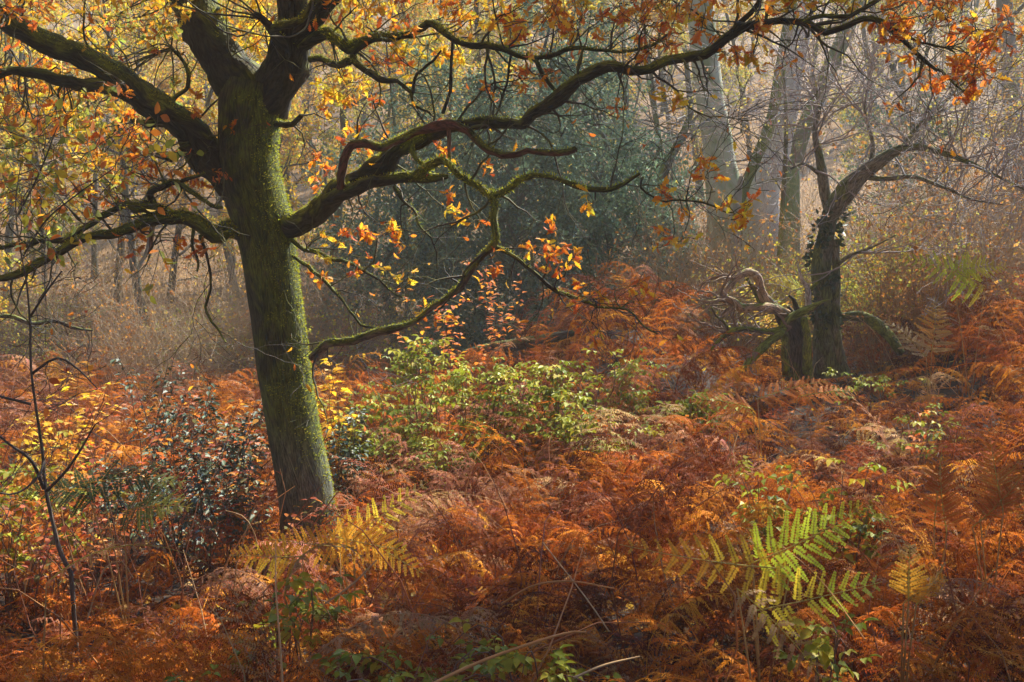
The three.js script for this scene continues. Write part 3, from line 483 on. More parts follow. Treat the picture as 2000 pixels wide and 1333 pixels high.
{
  const r = RNG(77), bed = deadFronds.map(() => []), fan = fanFronds.map(() => []), plants = [];
  let z = 2.7;
  while (z < 24) {
    const step = 0.132 + z * 0.0055, half = z * 0.44 + 1.2;
    for (let x = -half; x < half; x += step) {
      const X = x + r.s(step * 0.6), D = z + r.s(step * 0.6);
      if (keepOut.some(([a, b, q]) => (X - a) ** 2 + (-D - b) ** 2 < q * q)) continue;
      const patch = fbm(X * 0.9, D * 0.9, 5, 4);
      if (patch < -0.2 && r() < 0.7 * smooth(4.5, 6.5, D)) continue;
      if (X < -1.5 && D > 6 && D < 11 && r() < 0.72) continue;      // shrubs grow here instead
      const tall = 0.62 + 0.3 * smooth(4, 9, D) + 0.55 * patch + 0.22 * Math.exp(-((X - 1.25) ** 2) / 1.2 - ((D - 13.5) ** 2) / 6);
      const low = 1 - 0.6 * smooth(1.6, 2.1, X) * smooth(9, 10.5, D) * smooth(4.7, 4, X);
      const s = tall * low * r.in(0.75, 1.15) * (D > 18 ? 0.85 : 1), c = brackenTint(r, X, D);
      const o = { p: ground(X, -D, -0.02), q: r() < 0.16 ? quat(r() * 6.283, r.s(1.1), r.s(1.1)) : quat(r() * 6.283, r.s(0.3), r.s(0.3)), s: V(s, s * r.in(0.8, 1.05), s), c, X, D };
      if (D < 7.2 && plants.length < 150 && r() < 0.17) { plants.push(o); continue; }
      if (r() < 0.1) fan[Math.floor(r() * fan.length)].push(o); else bed[Math.floor(r() * bed.length)].push(o);
    }
    z += step;
  }
  // flattened litter of old fronds under the standing ones
  const mat = deadFronds.slice(0, 4).map(() => []);
  for (let i = 0; i < 3600; i++) { const D = 2.6 + 14 * Math.pow(r(), 1.3), X = r.s(D * 0.46 + 0.3); const a = r() * 6.283; mat[i % 4].push({ p: ground(X, -D, r.in(0.01, 0.12)), q: new THREE.Quaternion().setFromEuler(new THREE.Euler(r.s(0.5), a, -1.2 + r.s(0.5), 'YXZ')), s: r.in(0.45, 0.9), c: jit(r.pick(RUST), r, 0.3) }); }
  const sg = new Buf(); sg.tube([V(0, -0.05, 0), V(0.02, 0.2, 0.01), V(0.07, 0.42, 0), V(0.17, 0.6, -0.02), V(0.3, 0.7, -0.03)], [0.0038, 0.0034, 0.003, 0.0022, 0.001], 4, [1, 1, 1]);
  const stalks = [];
  for (let i = 0; i < 380; i++) { const D = 3.6 + 12 * Math.pow(r(), 0.9), X = r.s(D * 0.45); if (X < -0.9 && X > -1.6 && D > 7) continue; stalks.push({ p: ground(X, -D), q: quat(r() * 6.283, r.s(0.5), r.s(0.5)), s: r.in(0.7, 1.35), c: jit(r.pick([[0.4, 0.19, 0.06], [0.3, 0.11, 0.04], [0.48, 0.3, 0.13], [0.2, 0.07, 0.03]]), r) }); }
  const g = new THREE.Group(); g.name = 'bracken_bed'; copies('bracken_mass', sg.geo(), M.twig, stalks, g); mat.forEach((l, i) => copies('bracken_mass', deadFronds[i], M.frond, l, g)); g.userData.kind = 'stuff'; tag(g, 'rust brown dead bracken covering the woodland floor', 'bracken'); scene.add(g);
  bed.forEach((l, i) => copies('bracken_mass', deadFronds[i], M.frond, l, g)); fan.forEach((l, i) => copies('bracken_mass', fanFronds[i], M.frond, l, g));
  // the nearest plants one by one
  const mats = [...RUST, TAN].map((c) => thin({ color: new THREE.Color().setRGB(...c), transmission: 0.4, specularIntensity: 0.1 }));
  for (const o of plants) {
    const where = ['dead rust bracken plant ' + (o.D < 3.8 ? 'in the front row ' : o.D < 5 ? 'behind the front row ' : o.D < 6.2 ? 'midway to the oak ' : 'level with the oak ') + lies(o.X, o.D, FRONT), 'dead bracken plants in front'];
    const t = thing('bracken_plant', where[0], 'fern', o.p, where[1]), k = 2 + Math.floor(r() * 2), m = r.pick(mats), y0 = r() * 6.283;
    for (let i = 0; i < k; i++) { const f = mesh('frond', r() < 0.3 ? r.pick(fanFronds) : r.pick(deadFronds), m, t); f.quaternion.copy(quat(y0 + i * 2.1 + r.s(0.5), r.s(0.2), r.s(0.2))); f.scale.copy(o.s).multiplyScalar(r.in(0.85, 1.1)); }
  }
  console.log('bracken', bed.reduce((a, l) => a + l.length, 0) + fan.reduce((a, l) => a + l.length, 0), plants.length, deadFronds.map((g) => g.index.count / 3).join(' '));
}

/* ---------- trees of the bank behind ---------- */
function bareTree(seed, o) {          // trunk, limbs and crown geometries about the tree's foot
  const r = RNG(seed), tb = new Buf(), lb = new Buf(), cb = new Buf(), ends = [];
  const P = [], R = [], n = 14; let q = V(0, -0.3, 0); const D = V(r.s(0.12) + (o.tilt || 0), 1, r.s(0.1)).normalize();
  for (let i = 0; i <= n; i++) { P.push(q.clone()); R.push(o.rad * (1 - 0.8 * i / n) * (i ? 1 : 1.5)); D.add(r.dir().multiplyScalar(0.07)); D.y += 0.03; D.normalize(); q = q.clone().addScaledVector(D, o.h / n); }
  const col = limbColor(o.moss ?? 0.1, o.bark);
  tb.tube(P, R, 10, col, { lump: knobs(0.12) });
  const tc = o.twig || [0.10, 0.08, 0.065];
  for (let k = 0; k < o.limbs; k++) {
    const t = lerp(o.clear ?? 0.25, 0.98, Math.sqrt((k + r()) / o.limbs)), i = Math.floor(t * n), a = r() * 6.283;
    twig(lb, r, P[i].clone(), V(Math.cos(a), r.in(0.15, 0.9), Math.sin(a)).normalize(), o.h * lerp(0.36, 0.16, t) * r.in(0.7, 1.2), R[i] * 0.5, tc, { kids: o.kids ?? 3, dens: o.dens ?? 0.5, wob: 0.22, seg: 0.28, lift: o.lift ?? 0.03, min: 0.004, ends });
  }
  for (let i = 0; i < o.leaves; i++) {
    const [p, d] = r.pick(ends), t = d.clone().add(r.dir().multiplyScalar(1.2)); if (o.at && open(p.clone().add(o.at), 0.1)) continue; t.y -= 0.3; t.normalize();
    const s = V().crossVectors(t, r.dir()).normalize(), c = jit(r.pick(o.pal), r, 0.25), l = r.in(0.06, 0.1) * (o.big || 1);
    cb.kite(p.clone().add(r.dir().multiplyScalar(0.12)), t, s, l, l * 0.33, c, 0.01);
  }
  return { trunk: tb.geo(), limbs: lb.geo(), crown: o.leaves ? cb.geo() : null };
}
const GREYB = [0.13, 0.125, 0.11], BROWNB = [0.09, 0.07, 0.05];
const P_GOLD = [[0.78, 0.55, 0.05], [0.72, 0.44, 0.05], [0.62, 0.32, 0.05], [0.58, 0.54, 0.07], [0.44, 0.46, 0.08]], P_RUST = [[0.5, 0.27, 0.06], [0.42, 0.25, 0.08], [0.58, 0.37, 0.08], [0.34, 0.23, 0.08]], P_OLIVE = [[0.36, 0.34, 0.08], [0.46, 0.4, 0.09], [0.56, 0.42, 0.09], [0.28, 0.28, 0.09]];
const kinds = [
  { name: 'gold_tree', label: 'slender tree with gold leaves on the bank behind', group: 'gold-leaved trees on the bank', g: bareTree(301, { h: 9, rad: 0.11, limbs: 16, leaves: 9000, pal: P_GOLD, bark: BROWNB, clear: 0.12 }) },
  { name: 'rust_tree', label: 'slender tree with rust brown leaves on the bank behind', group: 'rust-leaved trees on the bank', g: bareTree(302, { h: 10, rad: 0.13, limbs: 18, leaves: 7000, pal: P_RUST, bark: GREYB, clear: 0.18 }) },
  { name: 'olive_tree', label: 'slender tree with sparse olive leaves on the bank behind', group: 'olive-leaved trees on the bank', g: bareTree(303, { h: 10, rad: 0.1, limbs: 18, leaves: 6500, pal: P_OLIVE, bark: BROWNB, clear: 0.1, moss: 0.3 }) },
  { name: 'bare_tree', label: 'slender bare grey tree with fine twigs on the bank behind', group: 'bare trees on the bank', g: bareTree(304, { h: 11, rad: 0.14, limbs: 22, leaves: 2400, pal: P_OLIVE, bark: GREYB, twig: [0.16, 0.14, 0.125], clear: 0.16 }) },
];
{
  const r = RNG(401), put = (k, x, d, s, y) => { const K = kinds[k], t = thing(K.name, K.label.replace('on the bank behind', (d < 30 ? 'at the bank foot ' : d < 40 ? 'low on the bank ' : d < 52 ? 'high on the bank ' : 'topmost on the bank ') + lies(x, d, BEHIND)), 'tree', ground(x, -d), K.group); mesh('trunk', K.g.trunk, M.bark, t); mesh('limbs', K.g.limbs, M.twig, t); if (K.g.crown) mesh('crown', K.g.crown, M.farLeaf, t); t.rotation.y = y ?? r() * 6.283; t.scale.setScalar(s); };
  let n = 0;
  for (let row = 0; row < 7; row++) {
    const d0 = 25 + row * 6.5, half = d0 * 0.47, c = 13 + row;
    for (let i = 0; i < c; i++) {
      const x = -half + (i + 0.5 + r.s(0.42)) * (2 * half / c), d = d0 + r.s(2.8), u = x / half;
      if (row < 3 && u > 0.44 && (u < 0.72 || r() < 0.55)) continue;
      const k = r();
      const kind = u < -0.35 ? (k < 0.5 ? 0 : k < 0.8 ? 1 : 2) : u < 0.3 ? (k < 0.2 ? 3 : k < 0.45 ? 1 : k < 0.75 ? 2 : 0) : (k < 0.16 ? 3 : k < 0.45 ? 1 : k < 0.75 ? 0 : 2);
      put(kind, x, d, r.in(0.6, 0.95)); n++;
    }
  }
  // gold and rust young trees close behind the oak
  for (const [x, d, k, s] of [[-8.2, 18, 0, 0.6], [-6.2, 21, 1, 0.7], [-4.8, 22, 0, 0.75], [-7.6, 23, 0, 0.8], [-2.9, 24, 0, 0.7], [-9.6, 21, 1, 0.75], [9.2, 19, 0, 0.6], [10, 23, 1, 0.8], [7.9, 21.5, 3, 0.75], [-1.9, 21.5, 2, 0.6]]) { put(k, x, d, s); n++; }
  // unseen oaks added for their crowns, which shade the front of the clearing
  [[310, 4.2, -8.5, 'unseen oak added just outside the eastern edge to shade the front'], [312, 6.8, -7.6, 'second unseen oak added farther outside the eastern edge for shade']].forEach(([seed, x, z, label]) => {
    const g = bareTree(seed, { h: 8, rad: 0.2, limbs: 52, leaves: 40000, pal: PAL.oak, bark: BARK_D, moss: 0.3, clear: 0.54, big: 1.45, lift: 0.05, at: ground(x, z) });
    const t = thing('oak_tree', label, 'tree', ground(x, z), 'unseen oaks added for shade beyond the eastern edge'); mesh('trunk', g.trunk, M.bark, t); mesh('limbs', g.limbs, M.twig, t); mesh('crown', g.crown, M.denseLeaf, t);
  });
  // the wood goes on behind and beside the viewer
  const w = bareTree(311, { h: 11, rad: 0.2, limbs: 30, leaves: 15000, pal: PAL.oak, bark: GREYB, clear: 0.3, big: 1.5, lift: 0.05 });
  const around = ['west of the viewer', 'beyond the western edge', 'behind the viewer to the west', 'straight behind the viewer', 'behind the viewer to the east', 'east of the viewer', 'far behind the viewer', 'deep in the wood behind', 'close behind the viewer'];
  [[-5.2, -2.5, 0.95], [-6.8, -6.5, 0.9], [-3.2, 3.2, 1], [0.4, 4.6, 1.05], [3.6, 3, 0.95], [5.6, -1.8, 0.9], [-1.6, 9, 1.2], [3, 9.5, 1.2], [-1.2, 2.2, 0.9]].forEach(([x, z, s], i) => { const o = thing('oak_tree', 'leafy oak standing out of sight ' + around[i], 'tree', ground(x, z), 'trees around the viewer'); mesh('trunk', w.trunk, M.bark, o); mesh('limbs', w.limbs, M.twig, o); mesh('crown', w.crown, M.denseLeaf, o); o.rotation.y = i * 2.4; o.scale.setScalar(s); });
  console.log('bank trees', n);
}

/* ---------- great trunks on the bank ---------- */
function bigTrunk(name, label, list, o) {
  const t = thing(name, label, 'tree');
  const { P, R } = limbPath(list, 0.15); const p0 = P[0].clone();
  if (o.root !== false) { P.unshift(V(p0.x, H(p0.x, p0.z) - 0.3, p0.z)); R.unshift(R[0] * 1.35); }
  const b = new Buf(); b.tube(P, R, 24, limbColor(o.moss, o.bark, o.mossA || MOSS_A, o.mossB || MOSS_B), { lump: (Q, rr) => rr * (0.06 * fbm(Q.x * 2, Q.y * 2, Q.z * 2, 3) + (o.rings || 0) * Math.pow(Math.abs(noise(3, Q.y * 7, 1)), 3)) });
  mesh('trunk', b.geo(), M.pale, t);
  const r = RNG(o.seed), lb = new Buf(), cb = new Buf(), ends = [], n = P.length;
  for (let k = 0; k < (o.limbs || 0); k++) { const i = Math.floor(n * lerp(o.from ?? 0.35, 0.98, k / o.limbs)), a = r() * 6.283; twig(lb, r, P[i].clone(), V(Math.cos(a), r.in(0.1, 0.9), Math.sin(a)).normalize(), r.in(1.5, 3.4), R[i] * 0.3, [0.15, 0.14, 0.12], { kids: 3, dens: 0.5, wob: 0.25, seg: 0.25, lift: 0.02, min: 0.004, ends }); }
  if (ends.length) mesh('limbs', lb.geo(), M.twig, t);
  if (o.leaves && ends.length) { for (let i = 0; i < o.leaves; i++) { const [p, d] = r.pick(ends), q = d.clone().add(r.dir()).normalize(), l = r.in(0.06, 0.09); cb.kite(p, q, V().crossVectors(q, r.dir()).normalize(), l, l * 0.35, jit(r.pick(P_RUST), r), 0.01); } mesh('crown', cb.geo(), M.farLeaf, t); }
  return t;
}
const GREEN_A = [0.26, 0.31, 0.13], GREEN_B = [0.17, 0.21, 0.10];
bigTrunk('beech_tree', 'thick grey-green beech trunk standing behind the holly edge', [[1424, 440, 24, 84], [1412, 360, 24, 66], [1402, 280, 24, 58], [1388, 200, 24, 54], [1378, 120, 24.1, 54], [1370, 40, 24.2, 52], [1360, -60, 24.3, 50], [1340, -300, 24.6, 36], [1330, -520, 25, 14]], { moss: 0.28, bark: [0.34, 0.36, 0.29], mossA: [0.32, 0.37, 0.18], mossB: GREEN_B, limbs: 12, seed: 51, leaves: 900, from: 0.5, rings: 0.05 });
bigTrunk('beech_tree', 'pale grey ringed beech trunk leaning over the dead stump', [[1488, 400, 20.5, 62], [1500, 350, 20.5, 50], [1520, 300, 20.5, 44], [1536, 240, 20.5, 37], [1546, 180, 20.6, 35], [1556, 120, 20.6, 34], [1568, 60, 20.7, 34], [1580, 0, 20.8, 33], [1600, -120, 21, 30], [1640, -320, 21.4, 20], [1660, -480, 22, 8]], { moss: -0.25, bark: [0.52, 0.51, 0.48], limbs: 10, seed: 52, leaves: 600, from: 0.6, rings: 0.14 });
bigTrunk('beech_tree', 'mossy green beech trunk close beside the pale ringed one', [[1470, 400, 21, 60], [1484, 330, 21, 48], [1502, 270, 21, 36], [1513, 220, 21, 26], [1522, 160, 21.1, 25], [1534, 90, 21.1, 24], [1545, 20, 21.2, 23], [1550, -80, 21.3, 20], [1540, -260, 21.6, 10]], { moss: 0.65, bark: [0.13, 0.13, 0.08], mossA: [0.24, 0.27, 0.07], mossB: [0.15, 0.18, 0.05], limbs: 6, seed: 53, from: 0.6 });
bigTrunk('beech_tree', 'dim mossy trunk leaning away behind the ivy-clad thorn', [[1545, 330, 22.5, 34], [1572, 250, 22.5, 30], [1597, 190, 22.6, 32], [1618, 140, 22.7, 30], [1645, 80, 22.8, 30], [1670, 20, 23, 26], [1710, -90, 23.4, 22], [1750, -260, 24, 10]], { moss: 0.35, bark: [0.14, 0.13, 0.10], mossA: GREEN_A, mossB: GREEN_B, limbs: 8, seed: 54, from: 0.45 });
bigTrunk('young_tree', 'thin straight stem rising from the sunlit bank beside the thorn', [[1522, 520, 17.5, 11], [1527, 430, 17.5, 10], [1534, 320, 17.5, 9], [1536, 240, 17.5, 7], [1530, 120, 17.6, 4]], { moss: 0.4, bark: BROWNB, limbs: 5, seed: 55, from: 0.4 });
bigTrunk('dead_snag', 'pale broken snag beside the mossy beech foot', [[1437, 440, 20, 20], [1442, 380, 20, 15], [1448, 345, 20, 8]], { moss: -0.4, bark: [0.3, 0.29, 0.27], seed: 56 });
bigTrunk('beech_tree', 'tall hazy grey trunk near the eastern edge of the wood', [[1985, 300, 26, 40], [1978, 200, 26, 34], [1970, 100, 26.1, 32], [1962, 0, 26.2, 30], [1950, -160, 26.5, 24], [1930, -360, 27, 10]], { moss: 0.1, bark: [0.16, 0.16, 0.15], limbs: 8, seed: 57, leaves: 500, from: 0.3 });
bigTrunk('beech_tree', 'leaning stem half hidden by the holly foliage', [[1270, 430, 20, 22], [1300, 330, 20, 18], [1335, 260, 20, 14], [1352, 215, 20.2, 10]], { moss: 0.3, bark: BROWNB, limbs: 4, seed: 58, from: 0.5 });

/* ---------- hollies ---------- */
function hollyTree(px, d, w, top, label, seed, count, tint = 1) {
  const r = RNG(seed), f = foot(px, d), t = thing('holly_tree', label, 'tree', f, 'dark hollies behind the clearing'), hgt = top - f.y;
  const b = new Buf(), list = [];
  const P = [], R = []; for (let i = 0; i <= 8; i++) { P.push(V(r.s(0.06) * i, -0.2 + (hgt * 0.95) * i / 8, r.s(0.05) * i)); R.push(lerp(0.11, 0.02, i / 8)); }
  b.tube(P, R, 8, [0.12, 0.13, 0.11]); mesh('trunk', b.geo(), M.bark, t);
  const lb = new Buf(), clumps = Math.round(count / 40);
  for (let k = 0; k < clumps; k++) {
    const y = Math.pow(r(), 0.85), a = r() * 6.283, env = w * (0.35 + 0.65 * Math.sin(Math.PI * clamp(0.12 + y * 0.86))) * (0.9 + 1.0 * fbm(Math.cos(a) * 1.7 + seed, y * 4.5, Math.sin(a) * 1.7, 3));
    const q = Math.sqrt(r.in(0.1, 1.15)) * env, c = V(Math.cos(a) * q, 0.1 + y * hgt * (0.88 + 0.3 * noise(Math.cos(a) * 2 + seed, Math.sin(a) * 2, 1)), Math.sin(a) * q), out = V(Math.cos(a), r.in(-0.5, 0.5), Math.sin(a)).normalize();
    if (k % 3 === 0) twig(lb, r, V(0, c.y * 0.8, 0), V().subVectors(c, V(0, c.y * 0.8, 0)).normalize(), q, 0.012, [0.10, 0.10, 0.08], { wob: 0.08, seg: 0.25 });
    const tone = r.in(0.55, 1.3) * tint;
    for (let i = 0; i < 40; i++) {
      const s = r.in(-0.05, 0.45), p = c.clone().addScaledVector(out, s).add(r.dir().multiplyScalar(0.11)), dd = out.clone().multiplyScalar(0.5).add(r.dir()).normalize();
      const base = r.pick(PAL.dark); list.push({ p, q: along(dd, r() * 6.283), s: r.in(0.7, 1.15), c: jit([base[0] * tone, base[1] * tone, base[2] * tone], r, 0.2) });
    }
  }
  mesh('limbs', lb.geo(), M.twig, t); copies('crown', hollyLeaf, M.hollyFar, list, t);
}
hollyTree(1010, 17.5, 1.35, 4.6, 'dense dark holly at the heart of the evergreen clump', 601, 15000);
hollyTree(1170, 18.5, 1.35, 4.9, 'broad grey-green holly between the dense one and the beech', 602, 14000, 1.25);
hollyTree(880, 19, 1.2, 4.8, 'tall holly behind the hanging oak branch', 603, 12000, 1.2);
hollyTree(765, 20, 1.35, 4.5, 'smaller holly at the western end of the evergreen clump', 604, 10000, 1.3);
hollyTree(1235, 20.5, 1.0, 4.6, 'thin holly close beside the thick beech trunk', 605, 10000, 1.3);
hollyTree(1080, 21.5, 1.7, 7.0, 'tallest holly at the back of the evergreen clump', 606, 14000, 1.5);
hollyTree(1750, 24, 1.1, 5.4, 'dim holly behind the tangled thorn crown', 607, 5000, 1.4);

/* ---------- twiggy thickets ---------- */
function thicket(seed, o) {
  const r = RNG(seed), b = new Buf(), cb = new Buf(), ends = [];
  for (let k = 0; k < o.stems; k++) { const a = r() * 6.283, q = r() * o.rad; twig(b, r, V(Math.cos(a) * q, -0.05, Math.sin(a) * q), V(Math.cos(a) * r.in(0.1, 0.8), 1, Math.sin(a) * r.in(0.1, 0.8)).normalize(), o.h * r.in(0.6, 1.1), 0.009, o.col, { kids: 2, dens: 0.5, wob: 0.28, seg: 0.13, lift: 0.03, min: 0.0022, ends }); }
  for (let i = 0; i < o.leaves; i++) { const [p, d] = r.pick(ends), q = d.clone().add(r.dir()).normalize(), l = r.in(0.035, 0.06); cb.kite(p, q, V().crossVectors(q, r.dir()).normalize(), l, l * 0.36, jit(r.pick(o.pal), r, 0.25), 0.006); }
  return { stems: b.geo(), crown: o.leaves ? cb.geo() : null };
}
{
  const r = RNG(700);
  const T = [
    ['grey_thicket', 'leafless grey twiggy shrub', 'grey twiggy shrubs', thicket(701, { stems: 26, rad: 0.5, h: 2.1, col: [0.36, 0.27, 0.17], leaves: 260, pal: P_RUST })],
    ['brown_thicket', 'brown twiggy shrub with few rust leaves', 'brown twiggy shrubs', thicket(702, { stems: 24, rad: 0.55, h: 1.8, col: [0.30, 0.18, 0.10], leaves: 1100, pal: [[0.52, 0.22, 0.05], [0.44, 0.2, 0.06], [0.58, 0.32, 0.07], [0.34, 0.17, 0.06]] })],
    ['yellow_shrub', 'low shrub speckled with yellow-green leaves', 'yellow-green speckled shrubs', thicket(703, { stems: 22, rad: 0.5, h: 1.6, col: [0.17, 0.13, 0.09], leaves: 1700, pal: [[0.6, 0.56, 0.08], [0.5, 0.5, 0.1], [0.68, 0.5, 0.07], [0.36, 0.4, 0.09]] })],
  ];
  const put = (k, px, d, s) => { const [n, l, g, geo] = T[k], t = thing(n, l + ' ' + (d < 16.5 ? 'near ground ' : d < 18.5 ? 'farther back ' : 'deep ') + lies((px - 1000) / FPX * d, d, BEHIND), 'shrub', foot(px, d), g); mesh('stems', geo.stems, M.twig, t); if (geo.crown) mesh('crown', geo.crown, M.farLeaf, t); t.rotation.y = r() * 6.283; t.scale.setScalar(s * r.in(0.9, 1.1)); };
  for (let i = 0; i < 36; i++) put(r.pick([0, 1, 1, 0, 2]), lerp(-60, 740, (i + r()) / 36), r.in(15, 23), r.in(0.55, 1.15));
  for (let i = 0; i < 9; i++) put(r.pick([0, 0, 1]), lerp(1270, 1460, (i + r()) / 9), r.in(15.5, 18.5), r.in(0.7, 1.05));
  for (let i = 0; i < 8; i++) put(2, lerp(1470, 1640, (i + r()) / 8), r.in(15.5, 19), r.in(0.6, 0.9));
  for (let i = 0; i < 16; i++) put(r.pick([0, 1, 2, 0, 1]), lerp(1680, 2040, (i + r()) / 16), r.in(14, 20), r.in(0.75, 1.15));
  for (let i = 0; i < 4; i++) put(1, lerp(1720, 1930, (i + r()) / 4), r.in(13, 14), r.in(0.5, 0.65));
}

/* ---------- ivy-clad thorn tree and dead stump ---------- */
{
  const r = RNG(801), t = thing('thorn_tree', 'old crooked thorn tree clad in ivy with a tangled grey twig crown', 'tree');
  const bark = [0.17, 0.16, 0.125], ends = [], tw = new Buf();
  const limb = (name, list, moss, k = 0) => {
    const { P, R } = limbPath(list, 0.06), b = new Buf(); b.tube(P, R, R[0] > 0.05 ? 18 : 8, limbColor(moss, bark, [0.22, 0.25, 0.06], [0.13, 0.16, 0.06]), { lump: knobs(0.22), cap: true }); mesh(name, b.geo(), M.bark, t);
    for (let j = 0; j < k; j++) { const i = Math.floor(lerp(0.25, 1, Math.sqrt(r())) * (P.length - 1)); twig(tw, r, P[i].clone(), r.dir().add(V(0, 0.5, 0)).normalize(), r.in(0.5, 1.5), Math.min(0.012, R[i] * 0.6), [0.30, 0.26, 0.245], { kids: 3, dens: 0.46, wob: 0.3, seg: 0.1, lift: 0.01, min: 0.003, ends }); }
    return P;
  };
  const trunk = limb('trunk', [[1622, 735, 13, 80], [1618, 700, 13, 62], [1613, 640, 13, 44], [1610, 580, 13, 40], [1604, 520, 13, 38], [1612, 470, 13, 33], [1618, 430, 12.95, 34], [1632, 400, 12.9, 40]], 0.3);
  limb('stem', [[1640, 720, 12.9, 26], [1634, 660, 12.9, 20], [1633, 600, 12.92, 18], [1634, 540, 12.95, 16], [1632, 470, 12.95, 15]], 0.25);
  limb('branch', [[1628, 410, 12.9, 40], [1652, 375, 12.85, 40], [1680, 345, 12.8, 34], [1715, 318, 12.7, 26], [1750, 295, 12.6, 20], [1790, 287, 12.5, 14], [1830, 296, 12.4, 12], [1880, 312, 12.3, 9], [1940, 340, 12.2, 6], [2020, 380, 12, 4]], 0.4, 44);
  limb('branch', [[1624, 420, 12.95, 26], [1612, 380, 13, 22], [1607, 340, 13.05, 20], [1600, 300, 13.1, 16], [1592, 260, 13.2, 12], [1600, 210, 13.3, 8], [1590, 160, 13.4, 5]], 0.3, 30);
  limb('branch', [[1690, 345, 12.8, 14], [1730, 350, 12.7, 10], [1780, 345, 12.6, 8], [1840, 365, 12.5, 6], [1900, 390, 12.4, 4], [1960, 400, 12.3, 3]], 0.1, 22);
  limb('branch', [[1700, 330, 12.8, 12], [1705, 280, 12.85, 9], [1690, 220, 12.9, 7], [1700, 150, 13, 4]], 0.1, 22);
  limb('branch', [[1760, 292, 12.6, 10], [1800, 240, 12.7, 7], [1850, 210, 12.8, 4]], 0.1, 22);
  limb('branch', [[1632, 520, 12.95, 9], [1660, 500, 12.8, 7], [1700, 485, 12.7, 5], [1750, 460, 12.6, 3]], 0.5, 5);
  limb('branch', [[1607, 345, 13.05, 9], [1570, 320, 13, 6], [1545, 330, 12.9, 4]], 0.1, 7);
  mesh('twigs', tw.geo(), M.twig, t, 'stuff');
  const ivy = [], buds = [];
  for (let i = 0; i < 1500; i++) { const k = r(), p = trunk[Math.floor(lerp(0.3, 0.98, k) * (trunk.length - 1))], d = r.dir(); d.y *= 0.3; d.normalize(); if (noise(p.x * 4 + d.x * 1.6, p.y * 5, d.z * 1.6) < 0.12) continue; ivy.push({ p: p.clone().addScaledVector(d, r.in(0.09, 0.17)), q: along(d.clone().add(r.dir().multiplyScalar(0.7)).normalize(), r() * 6), s: r.in(0.5, 0.95), c: jit([0.05, 0.085, 0.035], r, 0.3) }); }
  for (let i = 0; i < 900; i++) { const [p, d] = r.pick(ends); buds.push(leafAt(r, p, d, jit(r.pick([[0.5, 0.45, 0.1], [0.4, 0.22, 0.1], [0.45, 0.4, 0.14]]), r), 0.45)); }
  copies('ivy', ovateLeaf, M.holly, ivy, t); copies('foliage', ovateLeaf, M.leaf, buds, t);

  const s = thing('dead_stump', 'uprooted dead stump with curling bare limbs and green moss beside the thorn', 'stump');
  const W = [0.40, 0.29, 0.20], part = (name, list, moss, bk, knob = 0.42) => { const { P, R } = limbPath(list, 0.03), b = new Buf(); b.tube(P, R, 12, limbColor(moss, bk, [0.36, 0.43, 0.04], [0.2, 0.26, 0.035]), { lump: knobs(knob), cap: true }); mesh(name, b.geo(), M.bark, s); };
  part('bole', [[1562, 740, 12.9, 56], [1558, 700, 12.9, 42], [1554, 660, 12.9, 36], [1550, 630, 12.9, 34], [1545, 612, 12.9, 22], [1540, 600, 12.9, 8]], 0.1, [0.11, 0.09, 0.07], 0.5);
  part('root', [[1578, 730, 12.75, 20], [1577, 690, 12.74, 17], [1576, 655, 12.74, 18], [1570, 622, 12.76, 14]], 0.7, [0.10, 0.09, 0.06]);
  part('root', [[1538, 735, 12.8, 18], [1534, 690, 12.78, 16], [1534, 655, 12.76, 15], [1528, 640, 12.76, 12], [1518, 612, 12.74, 12]], 0.6, [0.10, 0.09, 0.07]);
  part('limb', [[1532, 612, 12.85, 20], [1512, 600, 12.8, 22], [1493, 582, 12.75, 20], [1485, 563, 12.7, 17], [1482, 546, 12.68, 16], [1474, 536, 12.66, 15], [1459, 533, 12.64, 15], [1442, 542, 12.6, 13], [1427, 558, 12.56, 12], [1411, 578, 12.5, 8], [1396, 592, 12.46, 4]], -0.1, W);
  part('limb', [[1538, 614, 12.85, 20], [1518, 606, 12.75, 20], [1490, 601, 12.65, 17], [1465, 602, 12.6, 15], [1446, 602, 12.56, 17], [1437, 592, 12.54, 14], [1420, 583, 12.5, 9], [1395, 589, 12.45, 7], [1360, 586, 12.4, 4]], -0.05, W);
  part('limb', [[1437, 600, 12.55, 9], [1424, 608, 12.5, 7], [1410, 622, 12.46, 4]], -0.2, W);
  part('limb', [[1398, 588, 12.46, 6], [1384, 600, 12.42, 5], [1366, 618, 12.4, 3]], -0.2, W);
  part('limb', [[1460, 545, 12.66, 7], [1470, 562, 12.7, 7], [1480, 584, 12.75, 7], [1486, 598, 12.78, 7]], 0.5, [0.12, 0.10, 0.07]);
  part('limb', [[1528, 640, 12.72, 15], [1543, 624, 12.7, 16], [1562, 612, 12.66, 17], [1585, 602, 12.62, 15], [1605, 591, 12.6, 9], [1620, 586, 12.58, 4]], 0.55, [0.14, 0.11, 0.08]);
  part('limb', [[1530, 640, 12.74, 14], [1505, 648, 12.65, 13], [1480, 645, 12.55, 11], [1450, 643, 12.5, 11], [1424, 650, 12.44, 12], [1405, 665, 12.4, 10], [1393, 678, 12.36, 7], [1386, 694, 12.3, 4]], 0.6, [0.11, 0.09, 0.06]);
  part('limb', [[1424, 648, 12.44, 7], [1414, 630, 12.42, 5], [1398, 616, 12.4, 4], [1390, 600, 12.4, 3]], 0.4, [0.12, 0.1, 0.07]);
  part('limb', [[1532, 644, 12.72, 17], [1512, 660, 12.6, 17], [1490, 680, 12.5, 17], [1470, 700, 12.4, 16], [1450, 725, 12.3, 14]], 0.6, [0.11, 0.09, 0.06]);
